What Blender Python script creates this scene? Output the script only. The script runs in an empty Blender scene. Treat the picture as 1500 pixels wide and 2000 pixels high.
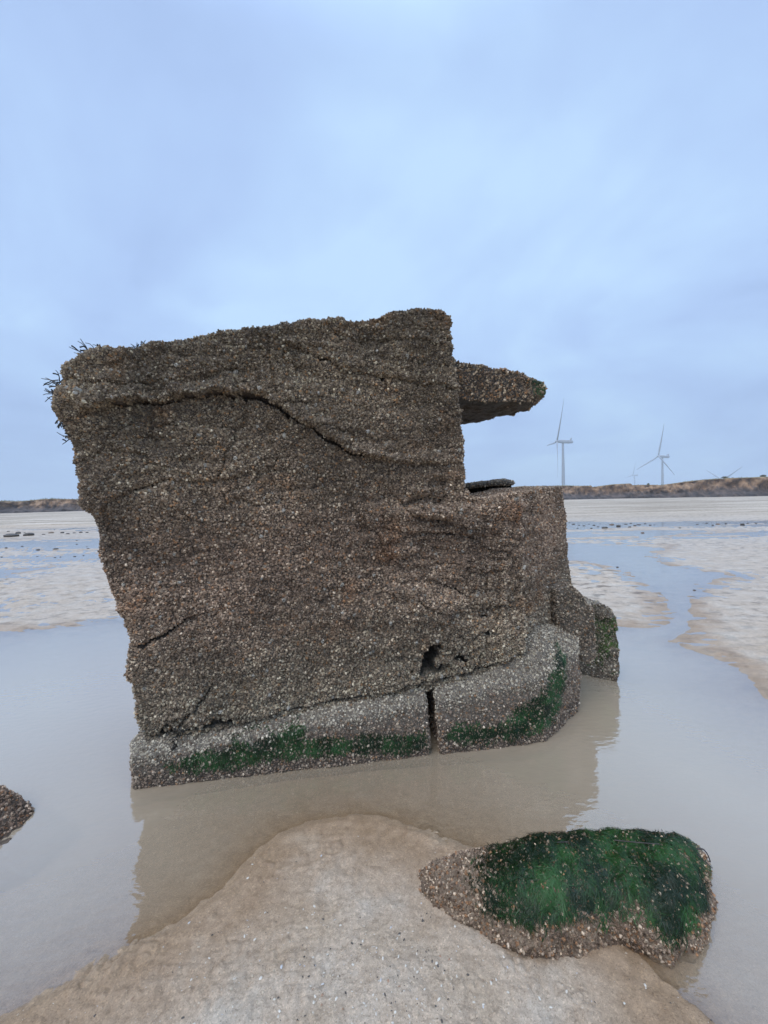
import bpy, math, random
import numpy as np
from mathutils import Matrix, Vector

random.seed(7)
RNG = np.random.default_rng(11)
scene = bpy.context.scene
COL = scene.collection

# ------------------------------------------------------------------ camera
F = 790.0                      # focal length in photo pixels (1500 wide)
H = 1.5                        # eye height above the pool
PITCH, ROLL = math.radians(-1.52), math.radians(-1.3)
CAMR = Matrix.Rotation(math.radians(90) + PITCH, 3, 'X') @ Matrix.Rotation(ROLL, 3, 'Z')
R = np.array(CAMR)
EYE = np.array([0, 0, H])
cam_d = bpy.data.cameras.new('camera')
cam = bpy.data.objects.new('camera', cam_d)
COL.objects.link(cam)
cam.matrix_world = Matrix.Translation(Vector(EYE)) @ CAMR.to_4x4()
cam_d.sensor_fit = 'HORIZONTAL'
cam_d.sensor_width = 36
cam_d.lens = F / 1500 * 36
cam_d.clip_start = 0.05
cam_d.clip_end = 20000
scene.camera = cam


def ray(p):
    p = np.atleast_2d(np.asarray(p, float))
    d = np.stack([(p[:, 0] - 750) / F, -(p[:, 1] - 1000) / F, -np.ones(len(p))], 1)
    return d @ R.T


def on_plane(p, q, n):
    d = ray(p)
    t = ((np.asarray(q) - EYE) @ np.asarray(n)) / (d @ np.asarray(n))
    return EYE + d * t[:, None]


def on_ground(p, z=0.0):
    return on_plane(p, (0, 0, z), (0, 0, 1))


def at_depth(p, Y):
    return on_plane(p, (0, Y, 0), (0, 1, 0))


# ------------------------------------------------------------------ noise
def _hash(i, j, k, seed):
    h = (i.astype(np.int64) * 374761393 + j.astype(np.int64) * 668265263 + k.astype(np.int64) * 2147483647 + seed * 1274126177) & 0xffffffff
    h = ((h ^ (h >> 13)) * 1274126177) & 0xffffffff
    h = ((h ^ (h >> 16)) * 2246822519) & 0xffffffff
    h = h ^ (h >> 15)
    return (h & 0xffff) / 65535.0


def vnoise(P, seed=0):
    P = np.asarray(P, float)
    I = np.floor(P).astype(np.int64)
    f = P - I
    f = f * f * f * (f * (f * 6 - 15) + 10)
    out = np.zeros(len(P))
    for a in (0, 1):
        wa = f[:, 0] if a else 1 - f[:, 0]
        for b in (0, 1):
            wb = f[:, 1] if b else 1 - f[:, 1]
            for c in (0, 1):
                wc = f[:, 2] if c else 1 - f[:, 2]
                out += wa * wb * wc * _hash(I[:, 0] + a, I[:, 1] + b, I[:, 2] + c, seed)
    return out * 2 - 1


def fbm(P, scale, octv=4, seed=0, gain=0.5):
    P = np.asarray(P, float) * scale
    a, s, t = 1.0, 0.0, 0.0
    for o in range(octv):
        s = s + a * vnoise(P + 17.3 * o, seed + o)
        t += a
        a *= gain
        P = P * 2.03
    return s / t


def seg_dist(P, poly, closed=False):
    """distance of 2D points to a polyline and index side (signed: + is left)"""
    A = np.asarray(poly, float)
    B = np.roll(A, -1, 0) if closed else A[1:]
    A = A if closed else A[:-1]
    best = np.full(len(P), 1e9)
    side = np.zeros(len(P))
    for a, b in zip(A, B):
        ab = b - a
        L = (ab @ ab) + 1e-12
        t = np.clip(((P - a) @ ab) / L, 0, 1)
        d = P - (a + t[:, None] * ab)
        dd = np.hypot(d[:, 0], d[:, 1])
        m = dd < best
        best[m] = dd[m]
        side[m] = (ab[0] * d[m, 1] - ab[1] * d[m, 0])
    return best, side


def inside(P, poly):
    A = np.asarray(poly, float)
    B = np.roll(A, -1, 0)
    c = np.zeros(len(P), bool)
    for a, b in zip(A, B):
        if a[1] == b[1]:
            continue
        k = (a[1] > P[:, 1]) != (b[1] > P[:, 1])
        x = (b[0] - a[0]) * (P[:, 1] - a[1]) / (b[1] - a[1]) + a[0]
        c ^= k & (P[:, 0] < x)
    return c


def sdf(P, poly):
    d, _ = seg_dist(P, poly, True)
    return np.where(inside(P, poly), -d, d)


def sstep(a, b, x):
    t = np.clip((x - a) / (b - a), 0, 1)
    return t * t * (3 - 2 * t)


# ------------------------------------------------------------------ mesh helpers
def mesh_np(name, V, faces, attrs=None, smooth=True):
    """faces: list of int arrays (n,k) each with constant k"""
    me = bpy.data.meshes.new(name)
    V = np.asarray(V, np.float32)
    faces = [np.asarray(f, np.int32) for f in faces if len(f)]
    nl = sum(f.size for f in faces)
    nf = sum(len(f) for f in faces)
    me.vertices.add(len(V))
    me.vertices.foreach_set('co', V.ravel())
    me.loops.add(nl)
    me.loops.foreach_set('vertex_index', np.concatenate([f.ravel() for f in faces]))
    me.polygons.add(nf)
    tot = np.concatenate([np.full(len(f), f.shape[1], np.int32) for f in faces])
    st = np.concatenate([[0], np.cumsum(tot)[:-1]]).astype(np.int32)
    me.polygons.foreach_set('loop_start', st)
    me.polygons.foreach_set('use_smooth', np.full(nf, smooth, bool))
    me.update(calc_edges=True)
    for k, a in (attrs or {}).items():
        a = np.asarray(a, np.float32)
        if a.ndim == 2:
            at = me.attributes.new(k, 'FLOAT_COLOR', 'POINT')
            c = np.ones((len(a), 4), np.float32)
            c[:, :3] = a[:, :3]
            at.data.foreach_set('color', c.ravel())
        else:
            at = me.attributes.new(k, 'FLOAT', 'POINT')
            at.data.foreach_set('value', a)
    me.validate()
    return me


def link(name, me, mat=None, parent=None):
    o = bpy.data.objects.new(name, me)
    COL.objects.link(o)
    if mat and me:
        me.materials.clear()
        me.materials.append(mat)
    if parent:
        o.parent = parent
        o.matrix_parent_inverse = parent.matrix_world.inverted()
    return o


def empty(name, loc=(0, 0, 0)):
    o = bpy.data.objects.new(name, None)
    o.empty_display_size = 0.2
    COL.objects.link(o)
    o.location = loc
    o.matrix_world = Matrix.Translation(Vector(loc))
    return o


def tag(o, label=None, cat=None, group=None, kind=None):
    if label:
        o['label'] = label
    if cat:
        o['category'] = cat
    if group:
        o['group'] = group
    if kind:
        o['kind'] = kind
    return o


def get_vn(me):
    n = len(me.vertices)
    V = np.empty(n * 3, np.float32)
    me.vertices.foreach_get('co', V)
    N = np.empty(n * 3, np.float32)
    me.vertex_normals.foreach_get('vector', N)
    return V.reshape(-1, 3).astype(float), N.reshape(-1, 3).astype(float)


def set_v(me, V):
    me.vertices.foreach_set('co', np.asarray(V, np.float32).ravel())
    me.update()


def add_attr(me, k, a):
    a = np.asarray(a, np.float32)
    if a.ndim == 2:
        at = me.attributes.new(k, 'FLOAT_COLOR', 'POINT')
        c = np.ones((len(a), 4), np.float32)
        c[:, :3] = a[:, :3]
        at.data.foreach_set('color', c.ravel())
    else:
        at = me.attributes.new(k, 'FLOAT', 'POINT')
        at.data.foreach_set('value', a)


def prism(front, back):
    """closed solid between two matching polygons (n,3)"""
    n = len(front)
    V = np.vstack([front, back])
    fs = [list(range(n)), list(range(2 * n - 1, n - 1, -1))]
    for i in range(n):
        j = (i + 1) % n
        fs.append([i, i + n, j + n, j])
    return V, fs


def solid(parts, voxel, smooth=6):
    """union of closed prisms -> evenly tessellated worn mesh"""
    me = bpy.data.meshes.new('tmp')
    VV, FF, o = [], [], 0
    for V, fs in parts:
        VV.append(V)
        FF += [[i + o for i in f] for f in fs]
        o += len(V)
    me.from_pydata([tuple(v) for v in np.vstack(VV)], [], FF)
    import bmesh
    bm = bmesh.new()
    bm.from_mesh(me)
    bmesh.ops.recalc_face_normals(bm, faces=bm.faces)
    bmesh.ops.triangulate(bm, faces=bm.faces)
    bm.to_mesh(me)
    bm.free()
    ob = bpy.data.objects.new('tmp', me)
    COL.objects.link(ob)
    m = ob.modifiers.new('r', 'REMESH')
    m.mode = 'VOXEL'
    m.voxel_size = voxel
    if smooth:
        s = ob.modifiers.new('s', 'SMOOTH')
        s.factor = 0.5
        s.iterations = smooth
    dg = bpy.context.evaluated_depsgraph_get()
    out = bpy.data.meshes.new_from_object(ob.evaluated_get(dg))
    bpy.data.objects.remove(ob)
    bpy.data.meshes.remove(me)
    out.polygons.foreach_set('use_smooth', np.ones(len(out.polygons), bool))
    return out


# ------------------------------------------------------------------ materials
def nmat(name):
    m = bpy.data.materials.new(name)
    m.use_nodes = True
    nt = m.node_tree
    b = nt.nodes['Principled BSDF']
    return m, nt, b


def N(nt, t, **kw):
    n = nt.nodes.new(t)
    for k, v in kw.items():
        if k.startswith('i_'):
            n.inputs[k[2:].replace('_', ' ')].default_value = v
        else:
            setattr(n, k, v)
    return n


def ramp(nt, pts):
    r = nt.nodes.new('ShaderNodeValToRGB')
    e = r.color_ramp.elements
    while len(e) < len(pts):
        e.new(0.5)
    for q, (p, c) in zip(e, pts):
        q.position = p
        q.color = (*c, 1) if len(c) == 3 else c
    return r


def mix(nt, a, b, fac, blend='MIX'):
    m = nt.nodes.new('ShaderNodeMix')
    m.data_type = 'RGBA'
    m.blend_type = blend
    for s, v in ((6, a), (7, b), (0, fac)):
        if hasattr(v, 'is_output') or hasattr(v, 'links'):
            nt.links.new(v, m.inputs[s])
        elif s == 0:
            m.inputs[0].default_value = v
        else:
            m.inputs[s].default_value = (*v, 1)
    return m.outputs[2]


def coords(nt):
    g = nt.nodes.new('ShaderNodeNewGeometry')
    return g.outputs['Position']


def noise_n(nt, vec, scale, detail=4, rough=0.55):
    n = N(nt, 'ShaderNodeTexNoise')
    n.inputs['Scale'].default_value = scale
    n.inputs['Detail'].default_value = detail
    n.inputs['Roughness'].default_value = rough
    nt.links.new(vec, n.inputs['Vector'])
    return n


def mat_crust():
    m, nt, b = nmat('barnacles')
    a = N(nt, 'ShaderNodeAttribute', attribute_name='Col')
    n = noise_n(nt, coords(nt), 320, 3)
    r = ramp(nt, [(0.3, (0.6, 0.6, 0.6)), (0.7, (1.25, 1.25, 1.25))])
    nt.links.new(n.outputs['Fac'], r.inputs['Fac'])
    c = mix(nt, a.outputs['Color'], r.outputs['Color'], 1.0, 'MULTIPLY')
    nt.links.new(c, b.inputs['Base Color'])
    b.inputs['Roughness'].default_value = 0.62
    b.inputs['Specular IOR Level'].default_value = 0.35
    return m


def mat_concrete():
    m, nt, b = nmat('crusted_concrete')
    P = coords(nt)
    a = N(nt, 'ShaderNodeAttribute', attribute_name='Col')
    v = N(nt, 'ShaderNodeTexVoronoi')
    v.inputs['Scale'].default_value = 120
    nt.links.new(P, v.inputs['Vector'])
    n = noise_n(nt, P, 60, 6, 0.7)
    r = ramp(nt, [(0.3, (0.5, 0.48, 0.46)), (0.55, (1, 1, 1)), (0.75, (1.8, 1.75, 1.7))])
    nt.links.new(n.outputs['Fac'], r.inputs['Fac'])
    c = mix(nt, a.outputs['Color'], r.outputs['Color'], 1.0, 'MULTIPLY')
    nt.links.new(c, b.inputs['Base Color'])
    bp = N(nt, 'ShaderNodeBump')
    bp.inputs['Strength'].default_value = 0.8
    bp.inputs['Distance'].default_value = 0.006
    ad = N(nt, 'ShaderNodeMath', operation='ADD')
    nt.links.new(v.outputs['Distance'], ad.inputs[0])
    nt.links.new(n.outputs['Fac'], ad.inputs[1])
    nt.links.new(ad.outputs[0], bp.inputs['Height'])
    nt.links.new(bp.outputs['Normal'], b.inputs['Normal'])
    b.inputs['Roughness'].default_value = 0.7
    b.inputs['Specular IOR Level'].default_value = 0.3
    return m


def mat_attr(name, rough=0.5, spec=0.4):
    m, nt, b = nmat(name)
    a = N(nt, 'ShaderNodeAttribute', attribute_name='Col')
    nt.links.new(a.outputs['Color'], b.inputs['Base Color'])
    b.inputs['Roughness'].default_value = rough
    b.inputs['Specular IOR Level'].default_value = spec
    return m


def mat_plain(name, col, rough=0.5, var=0.25, scale=5.0):
    m, nt, b = nmat(name)
    n = noise_n(nt, coords(nt), scale, 5)
    lo = tuple(c * (1 - var) for c in col)
    hi = tuple(min(1, c * (1 + var)) for c in col)
    r = ramp(nt, [(0.3, lo), (0.7, hi)])
    nt.links.new(n.outputs['Fac'], r.inputs['Fac'])
    nt.links.new(r.outputs['Color'], b.inputs['Base Color'])
    b.inputs['Roughness'].default_value = rough
    return m


M_CRUST = mat_crust()
M_CONC = mat_concrete()
M_ALGAE = mat_attr('green_algae', 0.45, 0.28)
M_WEED = mat_plain('dark_seaweed', (0.018, 0.017, 0.014), 0.35)
M_STALK = mat_plain('dark_stalk', (0.035, 0.025, 0.022), 0.4, scale=60)
M_TURB = mat_plain('turbine_paint', (0.38, 0.40, 0.44), 0.45, 0.04, 0.2)
M_STONE = mat_plain('beach_stone', (0.075, 0.065, 0.055), 0.55, 0.5, 18)
M_STONE_B = mat_plain('brown_stone', (0.16, 0.11, 0.07), 0.6, 0.4, 12)
M_SHELL = mat_attr('shell', 0.45, 0.4)

# ------------------------------------------------------------------ frames of the ruin
A0 = on_ground([(265, 1541)])[0]
A1 = on_ground([(1090, 1446)])[0]
T = (A1 - A0) / np.linalg.norm(A1 - A0)        # along the front face
BK = np.array([-T[1], T[0], 0.0])              # into the block
UP = np.array([0, 0, 1.0])
SET = 0.11                                     # wall face set back from the footing front
Q = A0 + BK * SET


def fp(p, off=0.0):
    """pixel -> point on the wall's front plane (pushed back by off)"""
    return on_plane(p, Q + BK * off, BK)


def sz(P):
    """world -> coordinates in the front plane"""
    P = np.atleast_2d(P)
    return np.stack([(P - Q) @ T, P[:, 2]], 1)


def szp(p):
    return sz(fp(p))


# ------------------------------------------------------------------ barnacle crust
def barnacles(name, me, parent, cell, colfn, keep=None, rmin=0.005, rmax=0.013, dens=1.0, hgt=1.0, bare=None):
    """one crust mesh of small open cones seated on the surface of me"""
    me.calc_loop_triangles()
    nt_ = len(me.loop_triangles)
    tri = np.empty(nt_ * 3, np.int32)
    me.loop_triangles.foreach_get('vertices', tri)
    tri = tri.reshape(-1, 3)
    V, Nn = get_vn(me)
    a, b_, c = V[tri[:, 0]], V[tri[:, 1]], V[tri[:, 2]]
    fn = np.cross(b_ - a, c - a)
    ar = np.linalg.norm(fn, axis=1) / 2
    ctr = (a + b_ + c) / 3
    ok = np.ones(nt_, bool) if keep is None else keep(ctr, fn / (2 * ar[:, None] + 1e-12))
    if bare is not None:
        ok &= ~bare[tri].any(1)
    idx = np.where(ok)[0]
    ar = ar[idx]
    n = int(ar.sum() / cell ** 2 * 5)
    pick = idx[np.searchsorted(np.cumsum(ar) / ar.sum(), RNG.random(n))]
    r1, r2 = np.sqrt(RNG.random(n)), RNG.random(n)
    w = np.stack([1 - r1, r1 * (1 - r2), r1 * r2], 1)[:, :, None]
    P = (V[tri[pick]] * w).sum(1)
    Nr = (Nn[tri[pick]] * w).sum(1)
    key = np.floor(P / cell).astype(np.int64)
    _, first = np.unique(key @ np.array([73856093, 19349663, 83492791]), return_index=True)
    P, Nr = P[first], Nr[first]
    if dens < 1:
        s = RNG.random(len(P)) < dens
        P, Nr = P[s], Nr[s]
    k = len(P)
    Nr += RNG.normal(0, 0.3, Nr.shape)
    Nr /= np.linalg.norm(Nr, axis=1)[:, None]
    t = np.cross(Nr, RNG.normal(0, 1, Nr.shape))
    t /= np.linalg.norm(t, axis=1)[:, None]
    u = np.cross(Nr, t)
    rad = rmin + (rmax - rmin) * RNG.random(k) ** 2.2
    hh = rad * (0.55 + 0.9 * RNG.random(k)) * hgt
    S = 6
    ang = np.arange(S) / S * 2 * np.pi
    VV = np.empty((k, 2 * S + 1, 3))
    CC = np.empty((k, 2 * S + 1, 3))
    base = colfn(P)
    for i in range(S):
        j1 = 1 + RNG.normal(0, 0.18, k)
        j2 = 0.5 + RNG.normal(0, 0.12, k)
        ca, sa = np.cos(ang[i]), np.sin(ang[i])
        VV[:, i] = P + (t * ca + u * sa) * (rad * j1)[:, None] - Nr * (rad * 0.4)[:, None]
        VV[:, S + i] = P + (t * ca + u * sa) * (rad * j2)[:, None] + Nr * (hh * (0.8 + 0.4 * RNG.random(k)))[:, None]
        CC[:, i] = base
        CC[:, S + i] = base * (0.95 + 0.3 * RNG.random(k))[:, None]
    VV[:, 2 * S] = P + Nr * (hh * 0.35)[:, None]
    CC[:, 2 * S] = base * 0.45
    off = (np.arange(k) * (2 * S + 1))[:, None]
    quads = np.vstack([off + np.array([i, (i + 1) % S, S + (i + 1) % S, S + i]) for i in range(S)])
    tris = np.vstack([off + np.array([S + i, S + (i + 1) % S, 2 * S]) for i in range(S)])
    m2 = mesh_np(name, VV.reshape(-1, 3), [quads, tris], {'Col': CC.reshape(-1, 3)}, smooth=False)
    o = link(name, m2, M_CRUST, parent)
    o['kind'] = 'stuff'
    return o


def strands(name, me, parent, maskfn, n, length, width, cols, flow=(0, 0, -1), lift=0.004, mat=None, wander=0.35):
    """limp algae filaments lying on the surface of me"""
    me.calc_loop_triangles()
    nt_ = len(me.loop_triangles)
    tri = np.empty(nt_ * 3, np.int32)
    me.loop_triangles.foreach_get('vertices', tri)
    tri = tri.reshape(-1, 3)
    V, Nn = get_vn(me)
    ctr = V[tri].mean(1)
    fn = np.cross(V[tri[:, 1]] - V[tri[:, 0]], V[tri[:, 2]] - V[tri[:, 0]])
    ar = np.linalg.norm(fn, axis=1)
    wgt = ar * maskfn(ctr, fn / (ar[:, None] + 1e-12))
    cum = np.cumsum(wgt)
    pick = np.searchsorted(cum / cum[-1], RNG.random(n))
    pick = np.clip(pick, 0, nt_ - 1)
    P = ctr[pick] + RNG.normal(0, 0.003, (n, 3))
    Nr = Nn[tri[pick]].mean(1)
    Nr /= np.linalg.norm(Nr, axis=1)[:, None] + 1e-9
    d = np.asarray(flow, float) + RNG.normal(0, wander, (n, 3))
    d = d - Nr * (d * Nr).sum(1)[:, None]
    d /= np.linalg.norm(d, axis=1)[:, None] + 1e-9
    sd = np.cross(Nr, d)
    L = length * (0.4 + 0.9 * RNG.random(n))
    W = width * (0.5 + RNG.random(n))
    S = 4
    VV = np.empty((n, S * 2, 3))
    bend = RNG.normal(0, 0.25, n)
    for i in range(S):
        f = i / (S - 1)
        c = P + d * (L * f)[:, None] + sd * (L * bend * f * f)[:, None] + Nr * (lift * (0.3 + 2.2 * f * (1 - f) * 1.6 * RNG.random(n)) - 0.10 * L * f * f)[:, None]
        w = W * (1 - 0.75 * f)
        VV[:, 2 * i] = c - sd * w[:, None]
        VV[:, 2 * i + 1] = c + sd * w[:, None] + Nr * (w * 0.5)[:, None]
    off = (np.arange(n) * S * 2)[:, None]
    quads = np.vstack([off + np.array([2 * i, 2 * i + 1, 2 * i + 3, 2 * i + 2]) for i in range(S - 1)])
    cols = np.asarray(cols)
    t = RNG.random(n)
    patch = np.clip(0.42 + 1.3 * fbm(P, 11, 3, 5) + (t - 0.5) * 0.7, 0, 1)
    C = cols[0] * (1 - patch[:, None]) + cols[1] * patch[:, None]
    m2 = mesh_np(name, VV.reshape(-1, 3), [quads], {'Col': np.repeat(C, S * 2, 0)}, smooth=True)
    o = link(name, m2, mat or M_ALGAE, parent)
    return o


BARN = np.array([[.085, .070, .060], [.135, .112, .096], [.185, .160, .138], [.26, .24, .21], [.40, .375, .335], [.19, .125, .080]])


def pal(n, p):
    i = RNG.choice(6, n, p=np.asarray(p) / np.sum(p))
    c = BARN[i] * RNG.normal(1, 0.18, (n, 1)).clip(.5, 1.6)
    return c


# ------------------------------------------------------------------ the pillbox ruin
root = empty('pillbox_ruin', tuple((A0 + A1) / 2 + BK * 0.5))
tag(root, 'big tilted barnacle covered concrete pillbox block standing in the tidal pool', 'pillbox ruin')

outline = [(112, 742), (135, 715), (180, 692), (255, 676), (335, 661), (410, 646), (470, 641), (535, 640), (600, 625), (675, 621),
           (712, 620), (760, 606), (830, 600), (868, 602), (880, 620), (878, 655), (884, 700), (890, 760), (902, 800), (906, 850), (908, 900),
           (913, 945), (922, 972), (960, 972), (1012, 962), (1018, 1050), (1022, 1130), (1026, 1210), (1020, 1285), (960, 1312), (845, 1345),
           (600, 1395), (430, 1428), (300, 1448), (274, 1442), (262, 1400), (252, 1340), (248, 1280), (246, 1245), (226, 1200), (208, 1150), (190, 1090),
           (178, 1020), (165, 985), (155, 965), (160, 945), (146, 900), (125, 850), (112, 790)]
outline = [(u + (9 if u < 300 else (-4 if u > 860 and v < 950 else 0)), v + (4 if v < 700 else 0)) for u, v in outline]   # room for the crust
front = fp(outline)
ctr = front.mean(0)
back = front + BK * 0.95
wall_parts = [prism(front, back)]
# side wall of the pillbox, turned about 47 degrees away from the front
cA = fp([(990, 968)])[0]
ang = math.atan2(T[1], T[0]) + math.radians(36)
T2 = np.array([math.cos(ang), math.sin(ang), 0])
N2 = np.array([-T2[1], T2[0], 0])


def onside(p, off=0.0):
    return on_plane(p, cA + N2 * off, N2)


side_px = [(985, 975), (1010, 964), (1050, 952), (1098, 950), (1104, 1000), (1110, 1080), (1117, 1140), (1114, 1190), (1075, 1225), (1030, 1285), (985, 1300)]
sf = onside(side_px)
wall_parts.append(prism(sf, sf + N2 * 0.34 + BK * 0.1))
wall_me = solid(wall_parts, 0.0085, 10)
V, Nn = get_vn(wall_me)
S2 = sz(V)
onfront = sstep(0.25, 0.7, -(Nn @ BK)) * sstep(0.30, 0.10, (V - Q) @ BK)
disp = 0.046 * fbm(V, 2.4, 4, 3) + 0.018 * fbm(V, 11, 3, 9) + 0.008 * fbm(V, 38, 2, 21)
# general bulges, scaled with the height
cracks = [  # pixels, half width (m), depth, ledge of the upper side
    ([(200, 800), (225, 794), (300, 787), (370, 777), (430, 768), (462, 776), (490, 770), (510, 775), (540, 792), (585, 825), (640, 856), (690, 886), (735, 892)], 0.013, 0.075, 0.060),
    ([(735, 890), (758, 904), (762, 935), (775, 970), (800, 1002)], 0.007, 0.035, 0.0),
    ([(560, 672), (600, 690), (640, 706), (668, 722)], 0.009, 0.05, 0.015),
    ([(715, 728), (745, 738), (775, 736), (800, 748), (830, 752), (860, 752), (890, 764)], 0.009, 0.06, 0.02),
    ([(222, 977), (260, 958), (290, 945), (350, 937), (390, 940), (420, 944), (452, 932)], 0.009, 0.045, 0.018),
    ([(500, 890), (530, 905)], 0.01, 0.04, 0.0),
    ([(250, 1243), (262, 1256), (282, 1262), (310, 1244), (345, 1225), (400, 1200)], 0.010, 0.06, 0.0),
    ([(315, 1247), (350, 1222), (395, 1196)], 0.008, 0.04, 0.01),
    ([(380, 1128), (410, 1112), (445, 1098)], 0.006, 0.03, 0.0),
    ([(840, 1128), (868, 1140), (895, 1150), (925, 1168)], 0.009, 0.05, 0.012),
    ([(800, 1165), (835, 1182), (870, 1196), (925, 1190)], 0.009, 0.045, 0.012),
    ([(930, 1225), (955, 1240), (1000, 1258)], 0.009, 0.05, 0.0),
    ([(960, 1200), (985, 1180), (1010, 1150)], 0.007, 0.035, 0.0),
    ([(775, 968), (800, 1000), (830, 1012), (870, 1015), (905, 1030)], 0.013, 0.05, 0.02),
    ([(800, 1035), (850, 1042), (900, 1040), (935, 1060)], 0.012, 0.045, 0.018),
    ([(820, 1085), (860, 1100), (905, 1105)], 0.01, 0.04, 0.012),
    ([(770, 1120), (795, 1150), (800, 1200), (815, 1240)], 0.008, 0.03, 0.0),
    ([(400, 1318), (412, 1345), (385, 1385), (350, 1412), (335, 1425)], 0.011, 0.05, 0.0),
    ([(412, 1340), (450, 1325), (500, 1312)], 0.006, 0.025, 0.0),
    ([(775, 905), (820, 908), (880, 905)], 0.008, 0.03, 0.012),
    ([(130, 742), (200, 752), (260, 758), (320, 748)], 0.008, 0.025, 0.01),
    ([(400, 735), (450, 722), (490, 730)], 0.008, 0.03, 0.01),
    ([(520, 1300), (545, 1285), (570, 1290)], 0.005, 0.02, 0.0),
    ([(590, 840), (640, 836), (700, 846)], 0.006, 0.015, 0.006),
    ([(262, 1425), (300, 1437), (430, 1415), (600, 1383), (720, 1357), (838, 1326)], 0.007, 0.07, 0.012),
    ([(845, 1330), (960, 1300), (1000, 1284), (1015, 1272)], 0.010, 0.07, 0.012),
    ([(640, 650), (700, 664), (760, 660), (840, 670)], 0.006, 0.02, 0.008),
    ([(880, 960), (850, 985), (862, 1030), (845, 1075)], 0.008, 0.035, 0.0),
    ([(700, 1000), (735, 1040), (760, 1085), (800, 1120)], 0.007, 0.03, 0.01),
    ([(905, 1120), (960, 1110), (1000, 1120)], 0.007, 0.03, 0.01),
    ([(150, 905), (200, 885), (250, 880), (290, 850)], 0.007, 0.02, 0.008),
    ([(300, 1000), (420, 1020), (560, 1010), (640, 1030)], 0.006, 0.012, 0.004),
]
wob = np.stack([fbm(V, 16, 3, 31), fbm(V, 16, 3, 47)], 1) * 0.024
disp_c = np.zeros(len(V))
for ci, (px, w, dep, led) in enumerate(cracks):
    if 8 < ci < 17:
        w, dep = w * .95, dep * 1.15
    pl = szp(px)
    d, side = seg_dist(S2 + wob, pl)
    if pl[0, 0] > pl[-1, 0]:
        side = -side
    ww = w * (0.75 + 0.6 * np.clip(0.5 + fbm(V, 9, 2, 77), 0, 1))
    var = np.clip(.85 + 1.1 * fbm(V, 7, 3, 78 + ci), .35, 1.2)
    ends = np.minimum(np.hypot(*(S2 - pl[0]).T), np.hypot(*(S2 - pl[-1]).T))
    var = var * sstep(-.02, .10, ends)
    disp_c -= dep * .74 * var * np.exp(-(d / (ww * (.5 + .65 * var))) ** 2)
    if led:
        disp_c += led * 1.5 * np.where(side > 0, np.exp(-d / 0.13), 0) * sstep(0, 0.012, d) * (.6 + .8 * np.clip(.5 + fbm(V, 8, 2, 178 + ci), 0, 1))
# fine creases and spalls all over
wv = V + np.stack([fbm(V, 4, 3, 301), fbm(V, 4, 3, 302), fbm(V, 4, 3, 303)], 1) * .10
for sc_, am_, wd_, sd_ in ((2.6, .030, .035, 311), (5.5, .020, .06, 312)):
    rn = fbm(wv * np.array([1, 1, 1.7]), sc_, 2, sd_)
    gate = sstep(.0, .35, fbm(V, 1.6, 2, sd_ + 5) + .1)
    disp_c -= am_ * gate * np.exp(-(rn / wd_) ** 2)
    disp_c += am_ * .5 * gate * np.where(rn > 0, np.exp(-rn / .22), 0)
# dark pockets above the split of the footing and at the bottom left
for (px, rx, rz, dep) in [((845, 1285), .055, .05, .19), ((850, 1308), .08, .02, .11), ((915, 1283), .06, .03, .12), ((825, 1300), .05, .03, .1), ((420, 1412), .10, .02, .07), ((330, 1425), .06, .025, .05),
                          ((470, 776), .07, .016, .05), ((580, 1147), .012, .012, .04), ((745, 738), .03, .018, .05), ((525, 888), .02, .015, .04)]:
    c = szp([px])[0]
    q = ((S2[:, 0] - c[0] + wob[:, 0] * 4) / rx) ** 2 + ((S2[:, 1] - c[1] + wob[:, 1] * 4) / rz) ** 2
    disp_c -= dep * np.exp(-q * q)
# ragged left edge with notches
le, _ = seg_dist(S2, szp([(135, 800), (150, 930), (178, 1020), (208, 1150), (248, 1280), (256, 1400)]))
disp_c += np.exp(-(le / .16) ** 2) * .05 * fbm(np.stack([V[:, 0] * 2, V[:, 1] * 2, V[:, 2] * 5], 1), 1.3, 4, 67)
# rough spalled zone right of the middle
c = szp([(850, 1060)])[0]
q = np.exp(-(((S2[:, 0] - c[0]) / .32) ** 2 + ((S2[:, 1] - c[1]) / .4) ** 2))
strat = fbm(np.stack([V[:, 0] * 2.2 + V[:, 2] * 1.2, V[:, 1] * 2, V[:, 2] * 9], 1), 1.4, 3, 63)
disp_c += q * 0.060 * strat
disp = disp * (.45 + .55 * onfront) + onfront * disp_c + 0.026 * strat * onfront
incrack = (disp_c * onfront < -.034)
V2 = V + Nn * disp[:, None]
set_v(wall_me, V2)


def zone(P):
    """what grows where: 0 dark weathered top .. 1 pale barnacles at the foot"""
    s = sz(P)
    low = szp([(300, 1440)])[0, 1] + (s[:, 0] - szp([(300, 1440)])[0, 0]) * 0.115
    h = s[:, 1] - low
    h = h + 0.16 * fbm(P, 2.5, 3, 8)
    return h


def col_wall(P):
    n = len(P)
    h = zone(P)
    pale = sstep(0.75, 0.05, h)
    pink = np.exp(-((h - 0.85) / 0.55) ** 2)
    c0 = pal(n, (.17, .42, .28, .075, .010, .045))
    c1 = pal(n, (.14, .22, .32, .22, .06, .04))
    pick = RNG.random(n) < pale * 0.9
    c = np.where(pick[:, None], c1, c0)
    tint = np.array([2.0, 1.70, 1.40]) * pink[:, None] + np.array([1.62, 1.52, 1.23]) * (1 - pink[:, None])
    c = c * tint
    rust = np.clip(fbm(P, 5, 3, 91) - 0.30, 0, 1) * 1.4
    c = c * (1 - rust[:, None] * np.array([0.0, .25, .45]))
    # a few tiny whitish ones on their own
    return c * (0.80 + 0.55 * np.clip(fbm(P, 3.2, 4, 55) + .35, -.3, 1))[:, None]


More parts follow.
